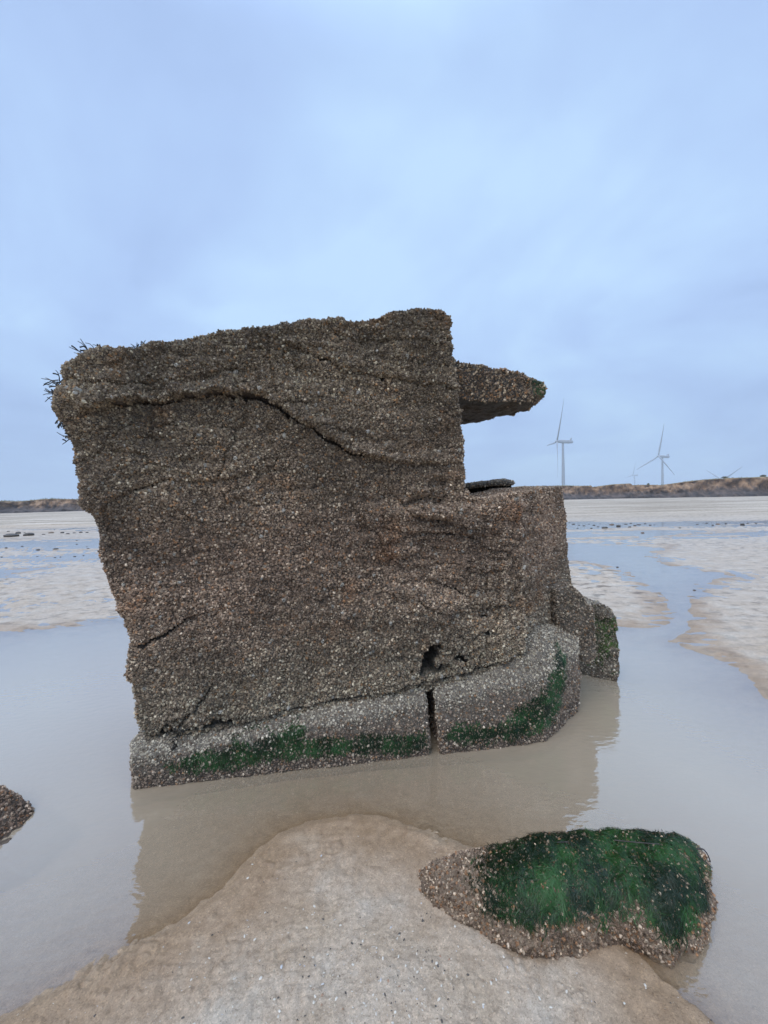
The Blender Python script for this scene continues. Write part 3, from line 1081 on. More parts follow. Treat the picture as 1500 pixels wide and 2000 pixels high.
def mat_sand():
    m, nt, b = nmat('wet_sand')
    P = coords(nt)
    at = N(nt, 'ShaderNodeAttribute', attribute_name='h')
    fa = N(nt, 'ShaderNodeAttribute', attribute_name='far')
    n1 = noise_n(nt, P, 3.2, 6, .6)
    n2 = noise_n(nt, P, 380, 4, .75)
    n3 = noise_n(nt, P, 24, 6, .65)
    r1 = ramp(nt, [(.36, (.45, .35, .25)), (.52, (.50, .40, .30)), (.66, (.52, .445, .355))])
    nt.links.new(n1.outputs['Fac'], r1.inputs['Fac'])
    r2 = ramp(nt, [(.3, (.42, .40, .37)), (.46, (1, 1, 1)), (.6, (1.05, 1.05, 1.05)), (.75, (1.5, 1.5, 1.5))])
    nt.links.new(n2.outputs['Fac'], r2.inputs['Fac'])
    r3 = ramp(nt, [(.32, (.80, .78, .76)), (.6, (1.06, 1.06, 1.06))])
    nt.links.new(n3.outputs['Fac'], r3.inputs['Fac'])
    c = mix(nt, r1.outputs['Color'], r2.outputs['Color'], .8, 'MULTIPLY')
    c = mix(nt, c, r3.outputs['Color'], .9, 'MULTIPLY')
    vg = N(nt, 'ShaderNodeTexVoronoi')
    vg.inputs['Scale'].default_value = 230
    nt.links.new(P, vg.inputs['Vector'])
    sg = N(nt, 'ShaderNodeSeparateColor')
    nt.links.new(vg.outputs['Color'], sg.inputs[0])
    rg = ramp(nt, [(0, (.55, .52, .48)), (.22, (.9, .9, .9)), (.8, (1.08, 1.08, 1.08)), (1, (1.5, 1.48, 1.42))])
    nt.links.new(sg.outputs[0], rg.inputs['Fac'])
    c = mix(nt, c, rg.outputs['Color'], .55, 'MULTIPLY')
    # dry sand on the upper beach is paler
    mp = N(nt, 'ShaderNodeMapping')
    mp.inputs['Scale'].default_value = (.05, .35, 1)
    nt.links.new(P, mp.inputs['Vector'])
    nf = noise_n(nt, mp.outputs['Vector'], 1.0, 8, .7)
    rf = ramp(nt, [(.38, (.26, .205, .145)), (.53, (.48, .40, .31)), (.64, (.62, .54, .445))])
    nt.links.new(nf.outputs['Fac'], rf.inputs['Fac'])
    c = mix(nt, c, rf.outputs['Color'], fa.outputs['Fac'])
    # streaks on the flats: ripple shade and wet hollows painted into the colour
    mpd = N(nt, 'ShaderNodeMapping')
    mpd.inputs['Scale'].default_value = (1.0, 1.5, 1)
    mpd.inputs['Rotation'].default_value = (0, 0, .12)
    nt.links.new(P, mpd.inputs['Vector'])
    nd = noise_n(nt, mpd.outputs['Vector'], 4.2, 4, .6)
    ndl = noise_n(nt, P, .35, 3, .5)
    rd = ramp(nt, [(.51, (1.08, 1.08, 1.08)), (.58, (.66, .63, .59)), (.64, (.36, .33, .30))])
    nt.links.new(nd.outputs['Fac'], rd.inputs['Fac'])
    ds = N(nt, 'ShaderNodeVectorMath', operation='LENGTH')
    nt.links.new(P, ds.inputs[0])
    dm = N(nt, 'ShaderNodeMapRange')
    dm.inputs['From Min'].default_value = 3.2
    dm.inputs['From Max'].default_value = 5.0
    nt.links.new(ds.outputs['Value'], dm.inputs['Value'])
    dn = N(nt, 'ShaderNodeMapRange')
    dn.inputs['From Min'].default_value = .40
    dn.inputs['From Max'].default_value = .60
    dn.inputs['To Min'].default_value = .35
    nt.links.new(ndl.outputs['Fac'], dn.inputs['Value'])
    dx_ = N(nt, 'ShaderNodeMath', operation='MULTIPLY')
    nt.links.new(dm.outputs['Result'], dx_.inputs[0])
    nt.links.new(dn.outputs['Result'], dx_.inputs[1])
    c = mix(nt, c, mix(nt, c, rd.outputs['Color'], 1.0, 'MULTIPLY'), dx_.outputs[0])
    # water-logged sand by the water
    mr = N(nt, 'ShaderNodeMapRange')
    mr.inputs['From Min'].default_value = -.15
    mr.inputs['From Max'].default_value = .60
    at2 = N(nt, 'ShaderNodeAttribute', attribute_name='dist')
    wd = N(nt, 'ShaderNodeMath', operation='MULTIPLY_ADD')
    wd.inputs[1].default_value = .22
    wd.inputs[2].default_value = -.11
    nt.links.new(n1.outputs['Fac'], wd.inputs[0])
    wa = N(nt, 'ShaderNodeMath', operation='ADD')
    nt.links.new(wd.outputs[0], wa.inputs[0])
    nt.links.new(at2.outputs['Fac'], wa.inputs[1])
    nt.links.new(wa.outputs[0], mr.inputs['Value'])
    rw = ramp(nt, [(0, (.97, .92, .86)), (.16, (.86, .78, .68)), (.22, (.73, .635, .53)), (.36, (.78, .69, .60)), (.8, (1, 1, 1))])
    nt.links.new(mr.outputs['Result'], rw.inputs['Fac'])
    c = mix(nt, c, rw.outputs['Color'], 1.0, 'MULTIPLY')
    nt.links.new(c, b.inputs['Base Color'])
    mr2 = N(nt, 'ShaderNodeMapRange')
    mr2.inputs['From Min'].default_value = .0
    mr2.inputs['From Max'].default_value = .06
    mr2.inputs['To Min'].default_value = .30
    mr2.inputs['To Max'].default_value = .62
    nt.links.new(at.outputs['Fac'], mr2.inputs['Value'])
    nt.links.new(mr2.outputs['Result'], b.inputs['Roughness'])
    sp_ = N(nt, 'ShaderNodeMapRange')
    sp_.inputs['To Min'].default_value = .34
    sp_.inputs['To Max'].default_value = .08
    nt.links.new(fa.outputs['Fac'], sp_.inputs['Value'])
    nt.links.new(sp_.outputs['Result'], b.inputs['Specular IOR Level'])
    bp = N(nt, 'ShaderNodeBump')
    bp.inputs['Strength'].default_value = .8
    bp.inputs['Distance'].default_value = .004
    ad = N(nt, 'ShaderNodeMath', operation='ADD')
    nt.links.new(n2.outputs['Fac'], ad.inputs[0])
    ml = N(nt, 'ShaderNodeMath', operation='MULTIPLY')
    ml.inputs[1].default_value = 1.6
    nt.links.new(n3.outputs['Fac'], ml.inputs[0])
    nt.links.new(ml.outputs[0], ad.inputs[1])
    nt.links.new(ad.outputs[0], bp.inputs['Height'])
    nt.links.new(bp.outputs['Normal'], b.inputs['Normal'])
    return m


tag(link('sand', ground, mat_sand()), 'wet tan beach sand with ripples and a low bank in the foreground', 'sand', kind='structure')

# water: one level sheet, kept where the ground lies below it
depth = -z
kq = (depth[quads].max(1) > -.004) & (rad[quads].max(1) < 90)
qq = quads[kq]
used = np.unique(qq)
remap = np.zeros(nr * na, np.int64)
remap[used] = np.arange(len(used))
wat = mesh_np('water', np.stack([X, Y, 0 * X], 1)[used], [remap[qq]], {'depth': np.clip(depth[used], 0, 1)})


def mat_water():
    m, nt, b = nmat('murky_water')
    nt.nodes.remove(b)
    out = nt.nodes['Material Output']
    P = coords(nt)
    at = N(nt, 'ShaderNodeAttribute', attribute_name='depth')
    mm = N(nt, 'ShaderNodeMath', operation='MULTIPLY')
    mm.inputs[1].default_value = -13.0
    nt.links.new(at.outputs['Fac'], mm.inputs[0])
    ex = N(nt, 'ShaderNodeMath', operation='EXPONENT')
    nt.links.new(mm.outputs[0], ex.inputs[0])
    iv = N(nt, 'ShaderNodeMath', operation='SUBTRACT')
    iv.inputs[0].default_value = 1.0
    nt.links.new(ex.outputs[0], iv.inputs[1])
    mp = N(nt, 'ShaderNodeMapping')
    mp.inputs['Scale'].default_value = (1, 1.8, 1)
    nt.links.new(P, mp.inputs['Vector'])
    n1 = noise_n(nt, mp.outputs['Vector'], 14, 2, .5)
    n2 = noise_n(nt, mp.outputs['Vector'], 1.6, 3, .5)
    ad = N(nt, 'ShaderNodeMath', operation='MULTIPLY_ADD')
    ad.inputs[1].default_value = 2.0
    nt.links.new(n2.outputs['Fac'], ad.inputs[0])
    nt.links.new(n1.outputs['Fac'], ad.inputs[2])
    bp = N(nt, 'ShaderNodeBump')
    bp.inputs['Strength'].default_value = .15
    bp.inputs['Distance'].default_value = .012
    nt.links.new(ad.outputs[0], bp.inputs['Height'])
    lw = N(nt, 'ShaderNodeLayerWeight')
    lw.inputs['Blend'].default_value = .5
    nt.links.new(bp.outputs['Normal'], lw.inputs['Normal'])
    pw = N(nt, 'ShaderNodeMath', operation='POWER')
    pw.inputs[1].default_value = 2.0
    nt.links.new(lw.outputs['Facing'], pw.inputs[0])
    fr = N(nt, 'ShaderNodeMath', operation='MULTIPLY_ADD')
    fr.inputs[1].default_value = .87
    fr.inputs[2].default_value = .13
    nt.links.new(pw.outputs[0], fr.inputs[0])
    tr = N(nt, 'ShaderNodeBsdfTransparent')
    tr.inputs['Color'].default_value = (.97, .94, .89, 1)
    df = N(nt, 'ShaderNodeBsdfDiffuse')
    df.inputs['Color'].default_value = (.55, .445, .315, 1)
    gl = N(nt, 'ShaderNodeBsdfGlossy')
    gl.inputs['Roughness'].default_value = .025
    nt.links.new(bp.outputs['Normal'], gl.inputs['Normal'])
    m1 = N(nt, 'ShaderNodeMixShader')
    nt.links.new(iv.outputs[0], m1.inputs[0])
    nt.links.new(tr.outputs[0], m1.inputs[1])
    nt.links.new(df.outputs[0], m1.inputs[2])
    m2 = N(nt, 'ShaderNodeMixShader')
    nt.links.new(fr.outputs[0], m2.inputs[0])
    nt.links.new(m1.outputs[0], m2.inputs[1])
    nt.links.new(gl.outputs[0], m2.inputs[2])
    nt.links.new(m2.outputs[0], out.inputs['Surface'])
    return m


tag(link('water', wat, mat_water()), 'still murky tidal pool and thin sheets of water on the flats', 'water', kind='structure')


def ground_z(x, y):
    """nearest ground vertex height"""
    r = math.hypot(x, y)
    a = math.atan2(x, y)
    i = int(np.argmin(np.abs(rr - r)))
    j = int(np.argmin(np.abs(aa - a)))
    return z[i * na + j]


# shell grit on the sandbank
def scatter_shells():
    px = np.stack([RNG.uniform(-100, 1500, 16000), RNG.uniform(1590, 2080, 16000)], 1)
    g = on_ground(px, .02)
    dd = sdf(g[:, :2], polys[0])
    dens = .10 + .9 * np.exp(-((px[:, 0] - 720) / 260) ** 2 - ((px[:, 1] - 1900) / 130) ** 2)
    ok = (dd > .015) & (RNG.random(len(g)) < dens * .75)
    g = g[ok]
    n = len(g)
    size = .0010 + .0052 * RNG.random(n) ** 7
    S = 6
    VV = np.empty((n, S + 1, 3))
    az = RNG.random(n) * 6.28
    zz = np.array([ground_z(a, b) for a, b in g[:, :2]])
    tilt = RNG.normal(0, .35, (n, 2))
    for i in range(S):
        t = i / S * 6.283
        e = .45 + .4 * RNG.random(n)
        lx = size * np.cos(t)
        ly = size * np.sin(t) * e
        dx = lx * np.cos(az) - ly * np.sin(az)
        dy = lx * np.sin(az) + ly * np.cos(az)
        VV[:, i] = np.stack([g[:, 0] + dx, g[:, 1] + dy, zz + .0012 + dx * tilt[:, 0] + dy * tilt[:, 1]], 1)
    VV[:, S] = np.stack([g[:, 0], g[:, 1], zz + .0012 + size * .5], 1)
    off = (np.arange(n) * (S + 1))[:, None]
    tris = np.vstack([off + np.array([i, (i + 1) % S, S]) for i in range(S)])
    pals = np.array([[.62, .58, .50], [.50, .41, .30], [.36, .23, .15], [.08, .07, .06], [.52, .52, .52]])
    c = pals[RNG.choice(5, n, p=(.42, .22, .08, .2, .08))]
    me = mesh_np('shell_grit', VV.reshape(-1, 3), [tris], {'Col': np.repeat(c, S + 1, 0)}, smooth=False)
    tag(link('shell_grit', me, M_SHELL), 'scattered white and brown shell grit on the sandbank', 'shell grit', kind='stuff')


scatter_shells()


# stones on the far flats
def stone_mesh(seed, flat=.5):
    import bmesh
    bm = bmesh.new()
    bmesh.ops.create_icosphere(bm, subdivisions=3, radius=1)
    V = np.array([v.co for v in bm.verts])
    r = 1 + .28 * fbm(V + seed * 5.1, 1.1, 3, seed) + .08 * fbm(V, 4, 2, seed)
    V = V * r[:, None] * np.array([1, .75, flat])
    V[:, 2] += flat * .55
    for v, c in zip(bm.verts, V):
        v.co = c
    me = bpy.data.meshes.new('beach_stone')
    bm.to_mesh(me)
    bm.free()
    me.polygons.foreach_set('use_smooth', np.ones(len(me.polygons), bool))
    return me


stone_src = [stone_mesh(s, f) for s, f in ((1, .34), (2, .5), (3, .32), (4, .4))]
for i, m in enumerate(stone_src):
    m.materials.append(M_STONE if i != 2 else M_STONE_B)


def stone(px, w, kind, label, group=None, rz=None):
    g = on_ground([px])[0]
    o = bpy.data.objects.new('beach_stone', stone_src[kind])
    COL.objects.link(o)
    s = w / 2 / F * math.hypot(g[0], g[1]) * .78
    o.location = (g[0], g[1], max(ground_z(g[0], g[1]), -.02) - .01 * s)
    o.scale = (s, s, s)
    o.rotation_euler = (0, 0, RNG.random() * .8 - .4)
    tag(o, label, 'stone', group)
    return o


stone((100, 1042), 11, 2, 'brown pointed stone on the low stone bar left of the ruin')
stone((36, 1043), 10, 1, 'dark rounded stone standing alone in the shallow water at the far left')
stone((22, 1049), 22, 0, 'long flat dark stone near the left edge, on the far flats')
stone((56, 1047), 18, 3, 'wide low dark stone between the flat stone and the brown pointed one')
stone((122, 1042), 8, 1, 'small dark stone just right of the brown pointed stone')
stone((1181, 1032), 13, 3, 'largest grey stone in the stony water strip right of the ruin')
stone((1195, 1025), 11, 2, 'brown stone just above the largest grey stone right of the ruin')
stone((1402, 1024), 8, 2, 'lone brown stone in the shallow water at the far right')
stone((1255, 1041), 8, 2, 'flat brown stone between the stony strip and the nearer channel')
grp = 'small dark stones on the wet flats right of the ruin'
for px, w in [((1112, 1021), 6), ((1120, 1024), 7), ((1131, 1026), 5), ((1140, 1027), 6), ((1150, 1024), 5), ((1160, 1026), 6), ((1168, 1029), 5), ((1128, 1032), 5), ((1155, 1032), 5), ((1208, 1028), 9), ((1222, 1024), 8), ((1232, 1022), 6), ((1240, 1027), 6),
              ((1247, 1025), 9), ((1260, 1023), 5), ((1270, 1026), 5), ((1278, 1025), 4), ((1230, 1030), 6), ((1362, 1024), 5), ((1380, 1022), 5), ((1392, 1026), 4), ((1418, 1023), 4), ((1450, 1025), 7), ((1460, 1023), 4), ((1476, 1022), 5), ((1328, 1032), 5),
              ((1104, 1023), 7), ((1172, 1023), 4), ((1296, 1115), 5), ((1306, 1131), 4), ((1356, 1153), 6), ((1258, 1118), 5), ((1206, 1108), 5)]:
    stone(px, w, int(RNG.integers(0, 4)) if w > 6 else int(RNG.choice([0, 1, 3])), 'small dark stone on the wet flats right of the ruin', grp)
grp = 'small dark stones on the wet flats left of the ruin'
for px, w in [((12, 1071), 5), ((43, 1067), 5), ((74, 1074), 7), ((109, 1073), 9), ((73, 1087), 4), ((107, 1089), 5), ((146, 1087), 6), ((150, 1063), 4), ((170, 1068), 5), ((172, 1072), 5), ((163, 1085), 4), ((118, 1088), 4), ((3, 1088), 4), ((85, 1045), 6),
              ((132, 1044), 7), ((145, 1042), 6), ((158, 1041), 7), ((170, 1041), 6), ((150, 1056), 4), ((16, 1039), 5), ((48, 1042), 4)]:
    stone(px, w, int(RNG.choice([0, 1, 3])), 'small dark stone on the wet flats left of the ruin', grp)

# ------------------------------------------------------------------ cliff
def build_cliff():
    na_ = 900
    ang = np.radians(np.linspace(-80, 80, na_))
    u = 750 + F * np.tan(np.clip(ang, -1.2, 1.2))
    dist0 = 150 + 6 * fbm(np.stack([ang * 6, ang * 0, ang * 0], 1), 1, 3, 201) * 1.0
    Pq = np.stack([ang * 150, 0 * ang, 0 * ang], 1)
    dist0 = dist0 + 3.0 * fbm(Pq, .12, 4, 202) + 14 * sstep(400, -200, u)
    # top height (m above datum) from the skyline
    ctrl_u = [-3000, -200, 0, 40, 90, 150, 200, 600, 1080, 1130, 1155, 1158, 1200, 1232, 1236, 1290, 1340, 1400, 1450, 1520, 1800, 4000]
    ctrl_v = [27, 26, 23, 22, 25, 22, 22, 24, 26, 26, 26, 23, 28, 29, 25, 24, 30, 35, 36, 36, 38, 38]
    hgt = np.interp(u, ctrl_u, ctrl_v) * 150 / F * 1.0 + .5
    hgt = hgt * np.cos(ang).clip(.3, 1) + .2 * fbm(Pq, .22, 4, 203)
    prof = [(0.0, 0.0), (0.5, .10), (1.5, .2), (2.6, .28), (3.2, .36), (3.6, .45), (3.9, .55), (4.15, .65), (4.35, .75), (4.5, .85), (4.6, .93), (4.55, .975), (4.7, 1.0), (5.6, 1.02), (9, 1.02), (25, 1.0), (120, .95), (500, .9), (1800, .8), (5000, .7)]
    V, hf, st = [], [], []
    slump = np.clip(.5 + 1.4 * fbm(Pq, .10, 3, 204), 0, 1)
    for k, (dx, f) in enumerate(prof):
        q = Pq.copy()
        q[:, 1] = f * 7
        rough = 2.2 * fbm(q, .3, 4, 205) + .9 * fbm(q, 1.3, 3, 206)
        amt = 1.0 if f < .95 and k > 0 else (.6 if k < 13 else 0)
        d = dist0 + dx * (1 - .0 * slump) + (slump - .5) * 3.0 * (1 - f) * (k < 12) * (-1) + rough * amt
        zz = .5 + hgt * f + (.4 * fbm(q, .5, 3, 207) if .05 < f < .9 else 0)
        zz = zz if k else np.full(na_, .2)
        V.append(np.stack([d * np.sin(ang), d * np.cos(ang), zz], 1))
        hf.append(np.full(na_, f) + (.0 if k < 13 else .0))
    K = len(prof)
    V = np.vstack(V)
    idx = np.arange(K * na_).reshape(K, na_)
    q = np.stack([idx[:-1, :-1], idx[:-1, 1:], idx[1:, 1:], idx[1:, :-1]], -1).reshape(-1, 4)
    kk_ = np.repeat(np.arange(K), na_)
    me = mesh_np('cliff', V, [q], {'f': np.concatenate(hf), 'top': sstep(11.2, 12.2, kk_)})
    m, nt, b = nmat('clay_cliff')
    P = coords(nt)
    f = N(nt, 'ShaderNodeAttribute', attribute_name='f')
    tp = N(nt, 'ShaderNodeAttribute', attribute_name='top')
    mp = N(nt, 'ShaderNodeMapping')
    mp.inputs['Scale'].default_value = (1, .4, .45)
    nt.links.new(P, mp.inputs['Vector'])
    n1 = noise_n(nt, mp.outputs['Vector'], .9, 6, .65)
    n2 = noise_n(nt, P, .12, 4, .6)
    ad = N(nt, 'ShaderNodeMath', operation='MULTIPLY_ADD')
    ad.inputs[1].default_value = .7
    nt.links.new(n1.outputs['Fac'], ad.inputs[0])
    nt.links.new(f.outputs['Fac'], ad.inputs[2])
    r = ramp(nt, [(.25, (.055, .046, .042)), (.46, (.095, .070, .055)), (.58, (.21, .135, .080)), (.85, (.29, .19, .11))])
    sc = N(nt, 'ShaderNodeMath', operation='MULTIPLY')
    sc.inputs[1].default_value = .6
    nt.links.new(ad.outputs[0], sc.inputs[0])
    nt.links.new(sc.outputs[0], r.inputs['Fac'])
    r2 = ramp(nt, [(.38, (.4, .4, .4)), (.62, (1.5, 1.45, 1.4))])
    nt.links.new(n1.outputs['Fac'], r2.inputs['Fac'])
    c = mix(nt, r.outputs['Color'], r2.outputs['Color'], .9, 'MULTIPLY')
    g = ramp(nt, [(.4, (.13, .12, .06)), (.6, (.20, .19, .09))])
    nt.links.new(n2.outputs['Fac'], g.inputs['Fac'])
    c = mix(nt, c, g.outputs['Color'], tp.outputs['Fac'])
    nt.links.new(c, b.inputs['Base Color'])
    b.inputs['Roughness'].default_value = .9
    tag(link('cliff', me, m), 'low eroded brown clay cliff along the back of the beach', 'cliff', kind='structure')
    # rough grass on the edge
    edge = V[idx[12]]
    n = 9000
    j = RNG.integers(0, na_ - 1, n)
    t = RNG.random(n)[:, None]
    base = edge[j] * (1 - t) + edge[j + 1] * t
    outw = base[:, :2] / np.linalg.norm(base[:, :2], axis=1)[:, None]
    base[:, :2] += outw * (RNG.random(n) * 3)[:, None]
    dens = np.clip(.35 + 1.5 * fbm(base, .08, 3, 222), .03, 1)
    ok = RNG.random(n) < dens
    base = base[ok]
    n = len(base)
    h = (.12 + .36 * RNG.random(n) ** 2.5) * (.6 + .8 * np.clip(.5 + fbm(base, .1, 2, 223), 0, 1))
    w = .05 + .12 * RNG.random(n)
    tx = np.stack([-base[:, 1], base[:, 0], 0 * h], 1)
    tx /= np.linalg.norm(tx, axis=1)[:, None]
    up = np.stack([RNG.normal(0, .2, n) * h, RNG.normal(0, .2, n) * h, h], 1)
    VV = np.stack([base - tx * w[:, None] - [0, 0, .15], base + tx * w[:, None] - [0, 0, .15], base + up], 1)
    c = np.array([[.20, .19, .09], [.30, .27, .15], [.12, .13, .06]])[RNG.integers(0, 3, n)]
    me = mesh_np('cliff_grass', VV.reshape(-1, 3), [np.arange(3 * n).reshape(-1, 3)], {'Col': np.repeat(c, 3, 0)}, smooth=False)
    tag(link('cliff_grass', me, mat_attr('dry_grass', .8, .2)), 'rough pale grass along the cliff edge', 'grass', kind='stuff')
    return V[idx[13]], u


cl_edge, cl_u = build_cliff()


def shrub(u_px, w, h, label):
    i = int(np.argmin(np.abs(cl_u - u_px)))
    b = cl_edge[i]
    r = empty('shrub', tuple(b))
    tag(r, label, 'shrub', None)
    n = 420
    d = RNG.normal(0, 1, (n, 3))
    d /= np.linalg.norm(d, axis=1)[:, None]
    P = b + d * (RNG.random(n) ** .4)[:, None] * np.array([w / 2, w / 2, h / 2]) * (1 + .4 * fbm(d, 1.5, 2, int(u_px)))[:, None] + [0, 0, h * .55]
    a = RNG.normal(0, 1, (n, 3)) * .09
    bb = RNG.normal(0, 1, (n, 3)) * .09
    VV = np.stack([P - a, P + a, P + bb], 1)
    c = np.array([[.12, .115, .07], [.20, .19, .12]])[RNG.integers(0, 2, n)]
    link('foliage', mesh_np('foliage', VV.reshape(-1, 3), [np.arange(3 * n).reshape(-1, 3)], {'Col': np.repeat(c, 3, 0)}, smooth=False), M_LEAF, r)
    ts = [tube([b - [0, 0, .3], b + [RNG.normal(0, w * .2), 0, h * .7]], .06, .02) for _ in range(4)]
    V, q = join(ts)
    link('stem', mesh_np('stem', V, [q]), M_STALK, r)


M_LEAF = mat_attr('shrub_leaves', .8, .2)
shrub(1414, 1.4, .45, 'small scrubby bush on the cliff top in front of the rightmost turbine')
shrub(1490, 1.2, .45, 'small scrubby bush on the cliff top at the right edge of the view')
shrub(1266, .6, .4, 'tiny scrubby bush on the cliff top between the two middle turbines')

# ------------------------------------------------------------------ wind turbines
def turbine(hub_px, Lpx, phis, kfac, label, tower_r=2.3, side=1):
    D = F * 55.0 / Lpx
    d = ray([hub_px])[0]
    hub = EYE + d / d[1] * D
    th = math.asin(min(.98, kfac))                 # rotor plane turned from edge-on
    view = np.array([hub[0], hub[1], 0])
    view /= np.linalg.norm(view)
    lat = np.array([view[1], -view[0], 0])         # to the right
    axis = -lat * math.cos(th) - view * math.sin(th)   # rotor faces left
    hor = lat * math.sin(th) - view * math.cos(th)     # horizontal in the rotor plane
    tl = math.radians(5)
    axis = axis * math.cos(tl) + UP * math.sin(tl)
    vup = np.cross(axis, hor)
    if vup[2] < 0:
        vup = -vup
    ov = 7.0
    tb = hub - axis * ov
    base = np.array([tb[0], tb[1], 5.0])
    r = empty('wind_turbine', tuple(base))
    tag(r, label, 'wind turbine', 'wind turbines beyond the cliff')
    n, S = 12, 20
    V = []
    tz = np.linspace(base[2] - 3, tb[2] - 1.5, n)
    for i, zz in enumerate(tz):
        rr_ = tower_r * (1 - .45 * i / (n - 1))
        for s in range(S):
            a = 2 * math.pi * s / S
            V.append((tb[0] + rr_ * math.cos(a), tb[1] + rr_ * math.sin(a), zz))
    q = [[i * S + s, i * S + (s + 1) % S, (i + 1) * S + (s + 1) % S, (i + 1) * S + s] for i in range(n - 1) for s in range(S)]
    link('tower', mesh_np('tower', V, [np.array(q)]), M_TURB, r)
    # nacelle: rounded box loft along the axis
    sx = np.cross(axis, UP)
    sx /= np.linalg.norm(sx)
    uz = np.cross(sx, axis)
    secs = []
    for t, wv, hv in ((1.5, 1.2, 1.2), (0.5, 1.8, 1.8), (-4, 2.1, 2.1), (-11, 2.1, 2.1), (-15, 1.8, 1.7), (-16, 1.2, 1.1)):
        c = hub - axis * 3.0 + axis * t
        s_ = []
        for k in range(16):
            a = 2 * math.pi * k / 16
            ca, sa = math.cos(a), math.sin(a)
            s_.append(c + sx * wv * np.sign(ca) * abs(ca) ** .5 + uz * hv * np.sign(sa) * abs(sa) ** .5)
        secs.append(np.array(s_))
    Vn, fs = loft(secs)
    me = bpy.data.meshes.new('nacelle')
    me.from_pydata([tuple(v) for v in Vn], [], fs)
    nac = link('nacelle', me, M_TURB, r)
    c = hub - axis * 16.5 + uz * 1.8
    fv, fb_ = prism(np.array([c - sx * 1.8 + uz * 0 + axis * 1.5, c - sx * 1.8 - axis * .3, c - sx * 1.8 - axis * .3 + uz * 3.2, c - sx * 1.8 + uz * 3.0 + axis * .4]),
                    np.array([c + sx * 1.8 + uz * 0 + axis * 1.5, c + sx * 1.8 - axis * .3, c + sx * 1.8 - axis * .3 + uz * 3.2, c + sx * 1.8 + uz * 3.0 + axis * .4]))
    me = bpy.data.meshes.new('cooler')
    me.from_pydata([tuple(v) for v in fv], [], fb_)
    link('cooler', me, M_TURB, nac)
    secs = []
    for t, w_ in ((-2.0, 1.6), (-1, 1.9), (0, 1.9), (1.2, 1.5), (2.2, .8), (2.6, .2)):
        secs.append(np.array([hub + axis * t + (sx * math.cos(2 * math.pi * k / 16) + uz * math.sin(2 * math.pi * k / 16)) * w_ for k in range(16)]))
    Vn, fs = loft(secs)
    me = bpy.data.meshes.new('hub')
    me.from_pydata([tuple(v) for v in Vn], [], fs)
    link('hub', me, M_TURB, r)
    for ph in phis:
        a = math.radians(ph)
        dr = vup * math.cos(a) + hor * math.sin(a)
        tr_ = np.cross(axis, dr)
        secs = []
        for t in np.linspace(0, 1, 14):
            ch = np.interp(t, [0, .05, .2, .6, .95, 1], [1.9, 2.0, 3.6, 2.2, 1.0, .3])
            tk = np.interp(t, [0, .05, .2, .6, 1], [1.9, 1.8, .9, .45, .12])
            tw = math.radians(np.interp(t, [0, .2, 1], [18, 12, 0]) + 4)
            cd = tr_ * math.cos(tw) + axis * math.sin(tw)
            nd = np.cross(cd, dr)
            c = hub + dr * (1.2 + 53.8 * t) + axis * (1.6 * t * t)
            s_ = []
            for k in range(10):
                b_ = 2 * math.pi * k / 10
                s_.append(c + cd * (ch / 2 * math.cos(b_) + ch * .12) + nd * (tk / 2 * math.sin(b_)))
            secs.append(np.array(s_))
        Vn, fs = loft(secs)
        me = bpy.data.meshes.new('blade')
        me.from_pydata([tuple(v) for v in Vn], [], fs)
        me.polygons.foreach_set('use_smooth', np.ones(len(me.polygons), bool))
        link('blade', me, M_TURB, r)


turbine((1088, 862), 84, (28, 152, 272), .22, 'nearest and tallest wind turbine, seen edge on beside the ruin')
turbine((1286, 891), 63, (10, 130, 250), .6, 'wind turbine with three spread blades over the low part of the cliff')
turbine((1236, 928), 27, (18, 138, 262), .45, 'smallest wind turbine, its hub just above the cliff between the two bigger ones')
turbine((1412, 938), 46, (60, 180, 300), .68, 'rightmost wind turbine, only two blade tips showing over the cliff')

# ------------------------------------------------------------------ sky and light
EL, AZ = math.radians(58), math.radians(215)       # sun behind the camera, to the left (azimuth clockwise from +Y)
w = bpy.data.worlds.new('World')
scene.world = w
w.use_nodes = True
nt = w.node_tree
bg = nt.nodes['Background']
sky = N(nt, 'ShaderNodeTexSky', sky_type='NISHITA')
sky.sun_disc = False
sky.sun_elevation = EL
sky.sun_rotation = AZ
sky.dust_density = 2.0
tc = N(nt, 'ShaderNodeTexCoord')
sx_ = N(nt, 'ShaderNodeSeparateXYZ')
nt.links.new(tc.outputs['Generated'], sx_.inputs[0])
# cloud deck: direction projected on a flat layer
ad = N(nt, 'ShaderNodeMath', operation='MAXIMUM')
ad.inputs[1].default_value = 0.0
nt.links.new(sx_.outputs['Z'], ad.inputs[0])
ad2 = N(nt, 'ShaderNodeMath', operation='ADD')
ad2.inputs[1].default_value = .32
nt.links.new(ad.outputs[0], ad2.inputs[0])
dv = N(nt, 'ShaderNodeVectorMath', operation='DIVIDE')
cb = N(nt, 'ShaderNodeCombineXYZ')
for i in range(3):
    nt.links.new(ad2.outputs[0], cb.inputs[i])
nt.links.new(tc.outputs['Generated'], dv.inputs[0])
nt.links.new(cb.outputs[0], dv.inputs[1])
n1 = noise_n(nt, dv.outputs[0], 1.3, 5, .52)
n1.inputs['Distortion'].default_value = .5
n2 = noise_n(nt, dv.outputs[0], 3.0, 4, .5)
mm = N(nt, 'ShaderNodeMath', operation='MULTIPLY_ADD')
mm.inputs[1].default_value = .34
nt.links.new(n2.outputs['Fac'], mm.inputs[0])
nt.links.new(n1.outputs['Fac'], mm.inputs[2])
cr = ramp(nt, [(.46, (.285, .395, .625)), (.60, (.335, .462, .705)), (.72, (.37, .515, .75)), (.84, (.425, .59, .79))])
nt.links.new(mm.outputs[0], cr.inputs['Fac'])
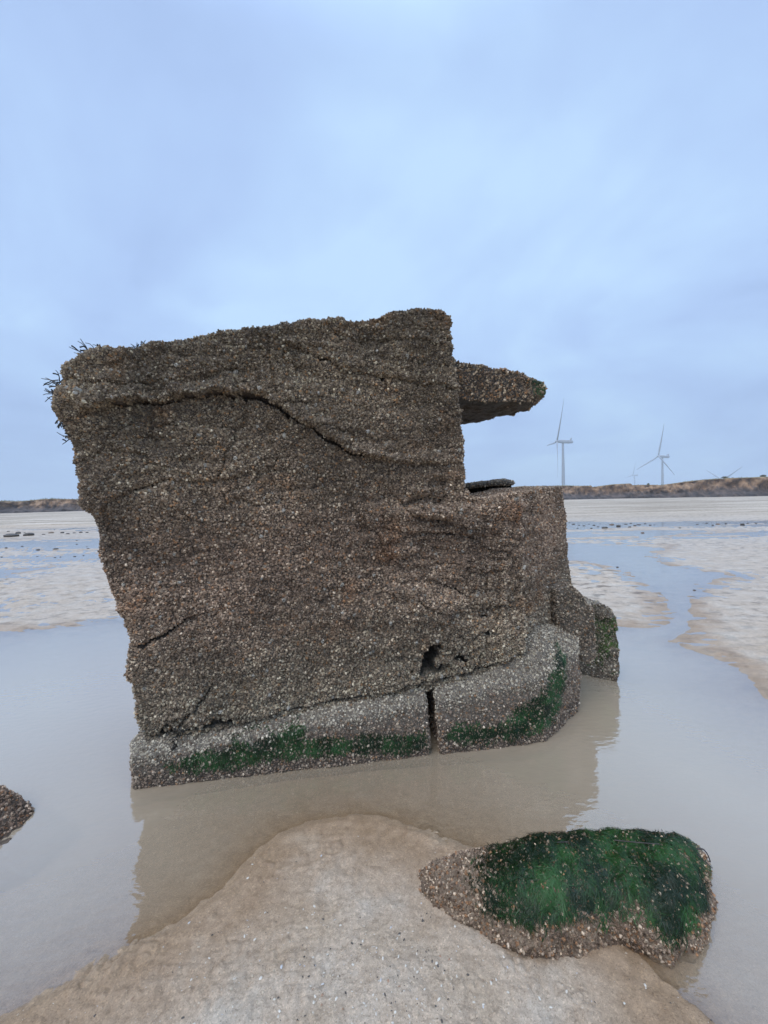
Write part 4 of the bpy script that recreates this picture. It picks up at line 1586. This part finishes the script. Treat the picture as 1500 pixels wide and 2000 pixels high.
sk = N(nt, 'ShaderNodeVectorMath', operation='SCALE')
sk.inputs['Scale'].default_value = .10
nt.links.new(sky.outputs[0], sk.inputs[0])
c = mix(nt, sk.outputs[0], cr.outputs['Color'], .9)
# an overcast sky is brightest overhead
zr = N(nt, 'ShaderNodeMapRange', interpolation_type='SMOOTHSTEP')
zr.inputs['From Min'].default_value = .72
zr.inputs['From Max'].default_value = 1.0
zr.inputs['To Min'].default_value = 1.0
zr.inputs['To Max'].default_value = 2.9
nt.links.new(sx_.outputs['Z'], zr.inputs['Value'])
# greyer towards the horizon
hz = N(nt, 'ShaderNodeMapRange', interpolation_type='SMOOTHSTEP')
hz.inputs['From Min'].default_value = .0
hz.inputs['From Max'].default_value = .42
hz.inputs['To Min'].default_value = .84
hz.inputs['To Max'].default_value = 1.0
nt.links.new(sx_.outputs['Z'], hz.inputs['Value'])
zm = N(nt, 'ShaderNodeMath', operation='MULTIPLY')
nt.links.new(zr.outputs['Result'], zm.inputs[0])
nt.links.new(hz.outputs['Result'], zm.inputs[1])
zs = N(nt, 'ShaderNodeVectorMath', operation='SCALE')
nt.links.new(c, zs.inputs[0])
nt.links.new(zm.outputs[0], zs.inputs['Scale'])
nt.links.new(zs.outputs[0], bg.inputs['Color'])
bg.inputs['Strength'].default_value = 1.03

sd = bpy.data.lights.new('sun', 'SUN')
sd.energy = 1.3
sd.angle = math.radians(40)
sd.color = (1, .95, .88)
so = bpy.data.objects.new('sun', sd)
COL.objects.link(so)
dirv = Vector((math.sin(AZ) * math.cos(EL), math.cos(AZ) * math.cos(EL), math.sin(EL)))
so.rotation_euler = dirv.to_track_quat('Z', 'Y').to_euler()
so.location = dirv * 30

vs = scene.view_settings
vs.view_transform = 'Standard'
vs.look = 'None'
vs.exposure = 0.45
vs.gamma = 1.0
scene.cycles.max_bounces = 6
scene.cycles.transparent_max_bounces = 8

# thin sea haze between the beach and the far turbines
import bmesh
bm = bmesh.new()
bmesh.ops.create_cube(bm, size=1)
hm = bpy.data.meshes.new('haze')
bm.to_mesh(hm)
bm.free()
mh = bpy.data.materials.new('haze')
mh.use_nodes = True
nth = mh.node_tree
nth.nodes.remove(nth.nodes['Principled BSDF'])
pv = nth.nodes.new('ShaderNodeVolumePrincipled')
pv.inputs['Color'].default_value = (.80, .88, 1, 1)
pv.inputs['Density'].default_value = .00045
nth.links.new(pv.outputs[0], nth.nodes['Material Output'].inputs['Volume'])
ho = tag(link('haze', hm, mh), 'thin bluish sea haze over the beach and the land behind', 'haze', kind='stuff')
ho.scale = (14000, 14000, 164)
ho.location = (0, 0, 80)
scene.cycles.volume_bounces = 1
